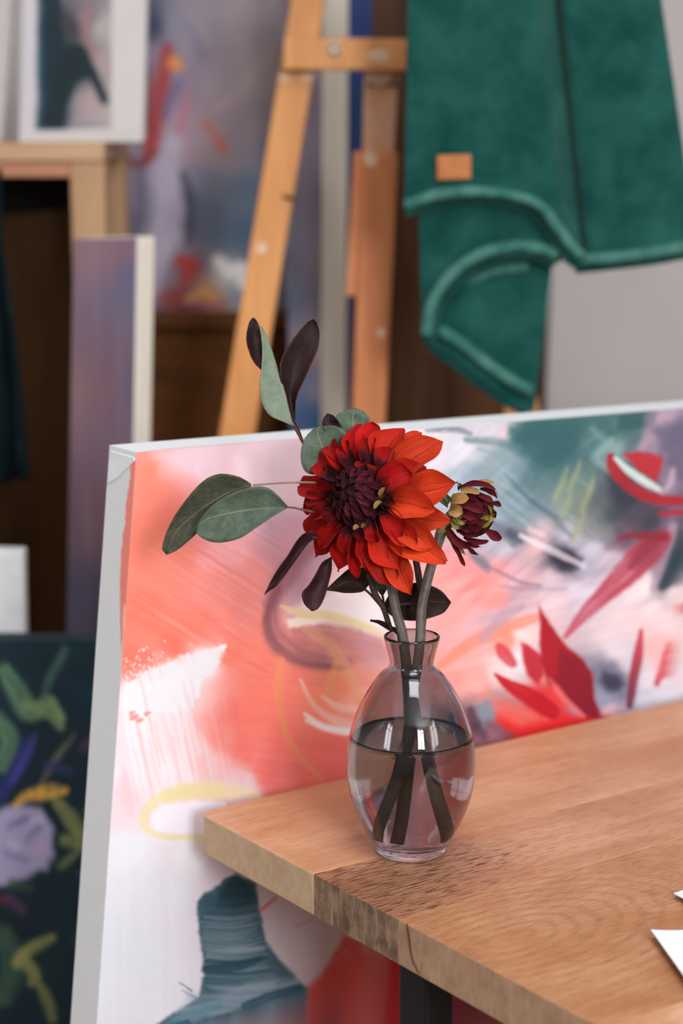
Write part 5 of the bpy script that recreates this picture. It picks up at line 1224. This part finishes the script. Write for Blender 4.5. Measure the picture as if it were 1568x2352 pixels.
def paint_white(p):
    p.base([(90, 40, (206, 198, 198)), (90, 200, (206, 198, 198)), (120, 60, (14, 30, 40)), (115, 180, (20, 52, 68)), (130, 280, (16, 38, 50)), (160, 60, (60, 58, 60)), (200, 40, (130, 118, 126)), (240, 60, (176, 168, 162)), (230, 150, (168, 150, 148)), (210, 240, (176, 152, 152)), (190, 290, (160, 146, 150)), (240, 280, (176, 164, 160)), (170, 150, (16, 34, 38)), (60, 100, (200, 196, 198)), (300, 100, (205, 196, 194)), (300, 250, (206, 198, 196)), (200, 315, (206, 200, 196))], 3.4, 10, 8, 40)
    G = p.poly
    G([(96, -60), (140, -60), (140, 60), (150, 110), (140, 295), (96, 298), (88, 150)], (14, 36, 48), .95, 8, 5)
    p.stroke([(90, -20, 8), (92, 150, 10), (92, 290, 8)], (44, 78, 96), .8, .6)
    G([(135, 120), (165, 95), (195, 105), (220, 160), (245, 220), (250, 242), (236, 238), (205, 180), (180, 185), (150, 260), (140, 295), (110, 292)], (12, 34, 40), .95, 6, 4)
    p.stroke([(205, 20, 8), (196, 80, 12), (220, 130, 8)], (170, 110, 116), .6, .7)
    p.stroke([(160, 290, 6), (235, 286, 6)], (120, 130, 136), .6, .7)
    G([(256, -80), (340, -80), (340, 330), (256, 330)], (212, 204, 202), 1, 6, 1); G([(40, 298), (340, 296), (340, 340), (40, 340)], (208, 200, 196), 1, 6, 2); G([(40, -80), (84, -80), (82, 330), (40, 330)], (206, 200, 202), 1, 6, 2)
zt_c = zt
_pw = paint_white
def paint_white(p):
    _pw(p); p.C *= .95
canvas_px('white_bordered_painting', 'white bordered abstract painting with a dark teal figure, on the pine stand', (58, -120), (338, -120), (328, 322), (44, 312), tY + .03, .03, paint_white, 'white_gesso', to_floor=False, z_min=zt + .0002, nu=100, nv=150)
def paint_plain(p): p.C[:] = (196, 189, 187)
canvas_px('white_canvas', 'blank white canvas at the far upper left, beside the bordered painting', (-150, -120), (46, -120), (4, 312), (-190, 312), tY + .10, .02, paint_plain, 'white_gesso', to_floor=False, z_min=zt + .0002, nu=8, nv=8)
# small white canvas edge and dark cloth at the far left
wb = slab('small_white_canvas', [(-110, 1262), (54, 1266), (36, 1480), (14, 1900), (-150, 1900)], 1.78, .02, M['white_gesso'])
for v in wb.data.vertices:
    if v.co.z < .75: v.co.z = 0.0
tag(wb, 'small blank white canvas standing behind the dark floral painting', 'canvas')
# dark cloth hung from the stand
clv, nu_, nv_ = [], 15, 26
for i in range(nu_):
    for j in range(nv_):
        v = j / (nv_ - 1); u = i / (nu_ - 1)
        xr = float(np.interp(v, [0, .25, .5, .8, 1], [6, 10, 40, 62, 72])); xl = -120
        yy = 402 + (1110 - 402) * v
        p = py(xl + (xr - xl) * u, yy + 14 * math.sin(u * 5), tY - .03)
        clv.append((p.x, p.y + .012 * math.sin(u * 16 + v * 2), p.z))
clo = mesh('dark_cloth', clv, gridfaces(nu_, nv_), M['cloth_dark'], None, True)
m_ = clo.modifiers.new('thickness', 'SOLIDIFY'); m_.thickness = .006
tag(clo, 'dark teal cloth hanging at the far left edge in front of the pine stand', 'cloth')

# ------------------------------------------------------------------ easel
eY = 2.02
es = tag(empty('wooden_easel', (py(870, 900, eY).x, eY, 0)), 'tan wooden artist easel with crossbar, leaning legs and paint splashes', 'easel')
def post(name, tl_, tr_, br_, bl_, Y, th, mat, zf=0.0):
    a, b, c, d = [py(x, y, Y) for x, y in (tl_, tr_, br_, bl_)]
    if zf is not None:
        c = b + (c - b) * ((b.z - zf) / (b.z - c.z)); d = a + (d - a) * ((a.z - zf) / (a.z - d.z))
    return prism(name, [a, b, c, d], (0, th, 0), M[mat], es, .002)
post('leg', (678, -60), (756, -60), (586, 990), (504, 990), eY, .022, 'easel')
post('leg', (1020, -60), (1090, -60), (1245, 990), (1165, 990), eY, .022, 'easel')
post('cross_bar', (652, 84), (936, 90), (934, 162), (650, 160), eY - .024, .022, 'easel', None)
post('mast', (838, 100), (918, 104), (904, 360), (832, 360), eY - .001, .02, 'easel_bare', None)
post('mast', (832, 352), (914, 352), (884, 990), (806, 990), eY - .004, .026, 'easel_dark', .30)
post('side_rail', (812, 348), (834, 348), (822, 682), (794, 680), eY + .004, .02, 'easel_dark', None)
post('lower_bar', (560, 1300), (1200, 1300), (1200, 1390), (560, 1390), eY + .022, .022, 'easel', None)
bo = py(767, 113, eY - .024)
V, Fc = lathe([(0, .004), (.0045, .0038), (.007, .002), (.0075, 0), (.0075, -.001), (0, -.001)], 24)
mesh('bolt', [Vector((v[0], -v[2], v[1])) + bo for v in V], Fc, M['bolt'], es, True)
def splash(pts, Y, seed):
    P = []
    for (x, y, rx, ry) in pts:
        rng = random.Random(seed); n = 16
        ring = [py(x + rx * math.cos(6.283 * k / n) * rng.uniform(.8, 1.15), y + ry * math.sin(6.283 * k / n) * rng.uniform(.8, 1.15), Y) for k in range(n)]
        prism('paint_splash', ring, (0, .0012, 0), M['splash'], es, 0)
splash([(653, 178, 14, 12), (706, 176, 16, 12), (600, 570, 13, 14)], eY - .0008, 3)
splash([(872, 128, 26, 16)], eY - .0245, 4)
splash([(868, 176, 30, 22), (850, 366, 16, 18)], eY - .0052, 5)
splash([(876, 764, 10, 12)], eY - .0048, 6)
dk = prism('pencil_mark', [py(x, y, eY - .0018) for x, y in ((846, 190), (912, 192), (912, 199), (846, 198))], (0, .001, 0), M['black'], es, 0)
prism('pencil_mark', [py(x, y, eY - .0008) for x, y in ((648, 446), (676, 452), (674, 462), (650, 458))], (0, .001, 0), M['brown'], es, 0)

# ------------------------------------------------------------------ scarf
sc = tag(empty('wool_scarf', py(1200, 300, 1.86)), 'dark green wool scarf hanging in folds at upper right with a leather label', 'scarf')
def sheet(name, topc, botc, Y, depthfn, n_u=36, n_v=44, thick=.007):
    A_ = catmull(topc, n_u); B_ = catmull(botc, n_u)
    V = []; uv = []
    for i in range(n_u):
        for j in range(n_v):
            u = i / (n_u - 1); v = j / (n_v - 1); p = A_[i] + (B_[i] - A_[i]) * v
            q = py(p[0], p[1], Y + depthfn(u, v)); V.append(q); uv.append((u, v))
    o = mesh(name, V, gridfaces(n_u, n_v), M['wool'], sc, True, uv)
    m = o.modifiers.new('thickness', 'SOLIDIFY'); m.thickness = thick; m.offset = 0
    b = o.modifiers.new('round', 'BEVEL'); b.width = thick * .45; b.segments = 3; b.limit_method = 'ANGLE'; b.angle_limit = math.radians(50)
    return o
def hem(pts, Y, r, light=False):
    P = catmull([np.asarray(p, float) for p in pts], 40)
    return tube('hem', [np.array(py(p[0], p[1], Y + p[2])) for p in P[::2]], r, M['wool_toplit' if light else 'wool'], sc, 12, 60)  # light=True takes the wool with top light in its colour
SY = 1.84
hump = lambda u, v: .016 * sstep(.82, 1.0, u) - .008 * math.sin(u * 3.1) + .004 * math.sin(u * 6 + v * 2)
sheet('front_fold', [(938, -172), (1050, -172), (1170, -172), (1250, -172)], [(928, 482), (1000, 456), (1090, 448), (1170, 455), (1232, 480), (1270, 530), (1304, 575), (1336, 606)], SY, hump)
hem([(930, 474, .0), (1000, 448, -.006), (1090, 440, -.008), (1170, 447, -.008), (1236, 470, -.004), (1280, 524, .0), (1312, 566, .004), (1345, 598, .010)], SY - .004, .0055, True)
hem([(930, 488, .004), (1000, 463, .000), (1090, 456, -.002), (1170, 464, -.002), (1226, 486, .002), (1268, 540, .004), (1304, 590, .008), (1340, 614, .012)], SY + .003, .0055)
sheet('rear_fold', [(1242, -172), (1340, -172), (1490, -172)], [(1318, 612), (1360, 604), (1430, 594), (1500, 584), (1600, 566)], SY + .020, lambda u, v: .045 * sstep(.16, 0, u) - .010 * math.sin(u * 3.1) + .004 * math.sin(u * 5))
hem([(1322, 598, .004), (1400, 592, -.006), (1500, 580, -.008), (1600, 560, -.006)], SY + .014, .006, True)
hem([(1322, 614, .010), (1400, 606, .000), (1500, 594, -.002), (1600, 575, -.002)], SY + .022, .006)
sheet('middle_fold', [(960, 452), (1060, 446), (1160, 452), (1260, 500), (1300, 560)], [(970, 790), (1000, 690), (1060, 618), (1150, 575), (1285, 600)], SY + .014, lambda u, v: .010 * v - .006 * math.sin(u * 3.1))
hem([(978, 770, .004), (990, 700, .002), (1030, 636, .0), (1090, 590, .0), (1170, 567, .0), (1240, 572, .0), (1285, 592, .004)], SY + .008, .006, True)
hem([(984, 790, .008), (1000, 718, .006), (1042, 652, .004), (1098, 606, .004), (1170, 582, .004), (1240, 588, .004), (1280, 612, .006)], SY + .014, .006)
sheet('lower_fold', [(985, 700), (1050, 600), (1130, 570), (1200, 570), (1268, 600)], [(980, 790), (1040, 820), (1100, 868), (1160, 912), (1224, 948)], SY + .034, lambda u, v: -.008 * math.sin(u * 3.1) + .010 * sstep(.6, 0, v) * math.sin(u * 3))
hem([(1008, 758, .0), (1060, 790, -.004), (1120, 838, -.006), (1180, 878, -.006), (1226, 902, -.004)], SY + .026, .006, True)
hem([(986, 786, .006), (1040, 824, .002), (1100, 872, .0), (1160, 914, .0), (1222, 944, .0)], SY + .034, .0075)
hem([(1062, 660, .004), (1110, 632, .0), (1160, 618, .0), (1215, 612, .004)], SY + .030, .005, True)  # pale roll painted in as the highlight on the inner fold
# label on the front fold
lp = [py(x, y, SY - .0135) for x, y in ((1003, 357), (1082, 354), (1082, 411), (1003, 414))]
prism('leather_label', lp, (0, .006, 0), M['leather'], sc, .0012)
# rail that carries the scarf above the picture
ra = py(1100, -150, SY + .01)
rl = tag(empty('scarf_rail', (ra.x, SY + .01, ra.z)), 'wooden wall rail above the frame that carries the green scarf', 'rail')
tube('rod', [(ra.x - .16, SY + .012, ra.z + .012), (ra.x + .30, SY + .012, ra.z + .012)], .012, M['pine_leg'], rl, 14)
for xx in (ra.x - .14, ra.x + .28): box('bracket', (xx - .01, SY + .012, ra.z), (xx + .01, Y1, ra.z + .024), M['pine_leg'], rl, .001)
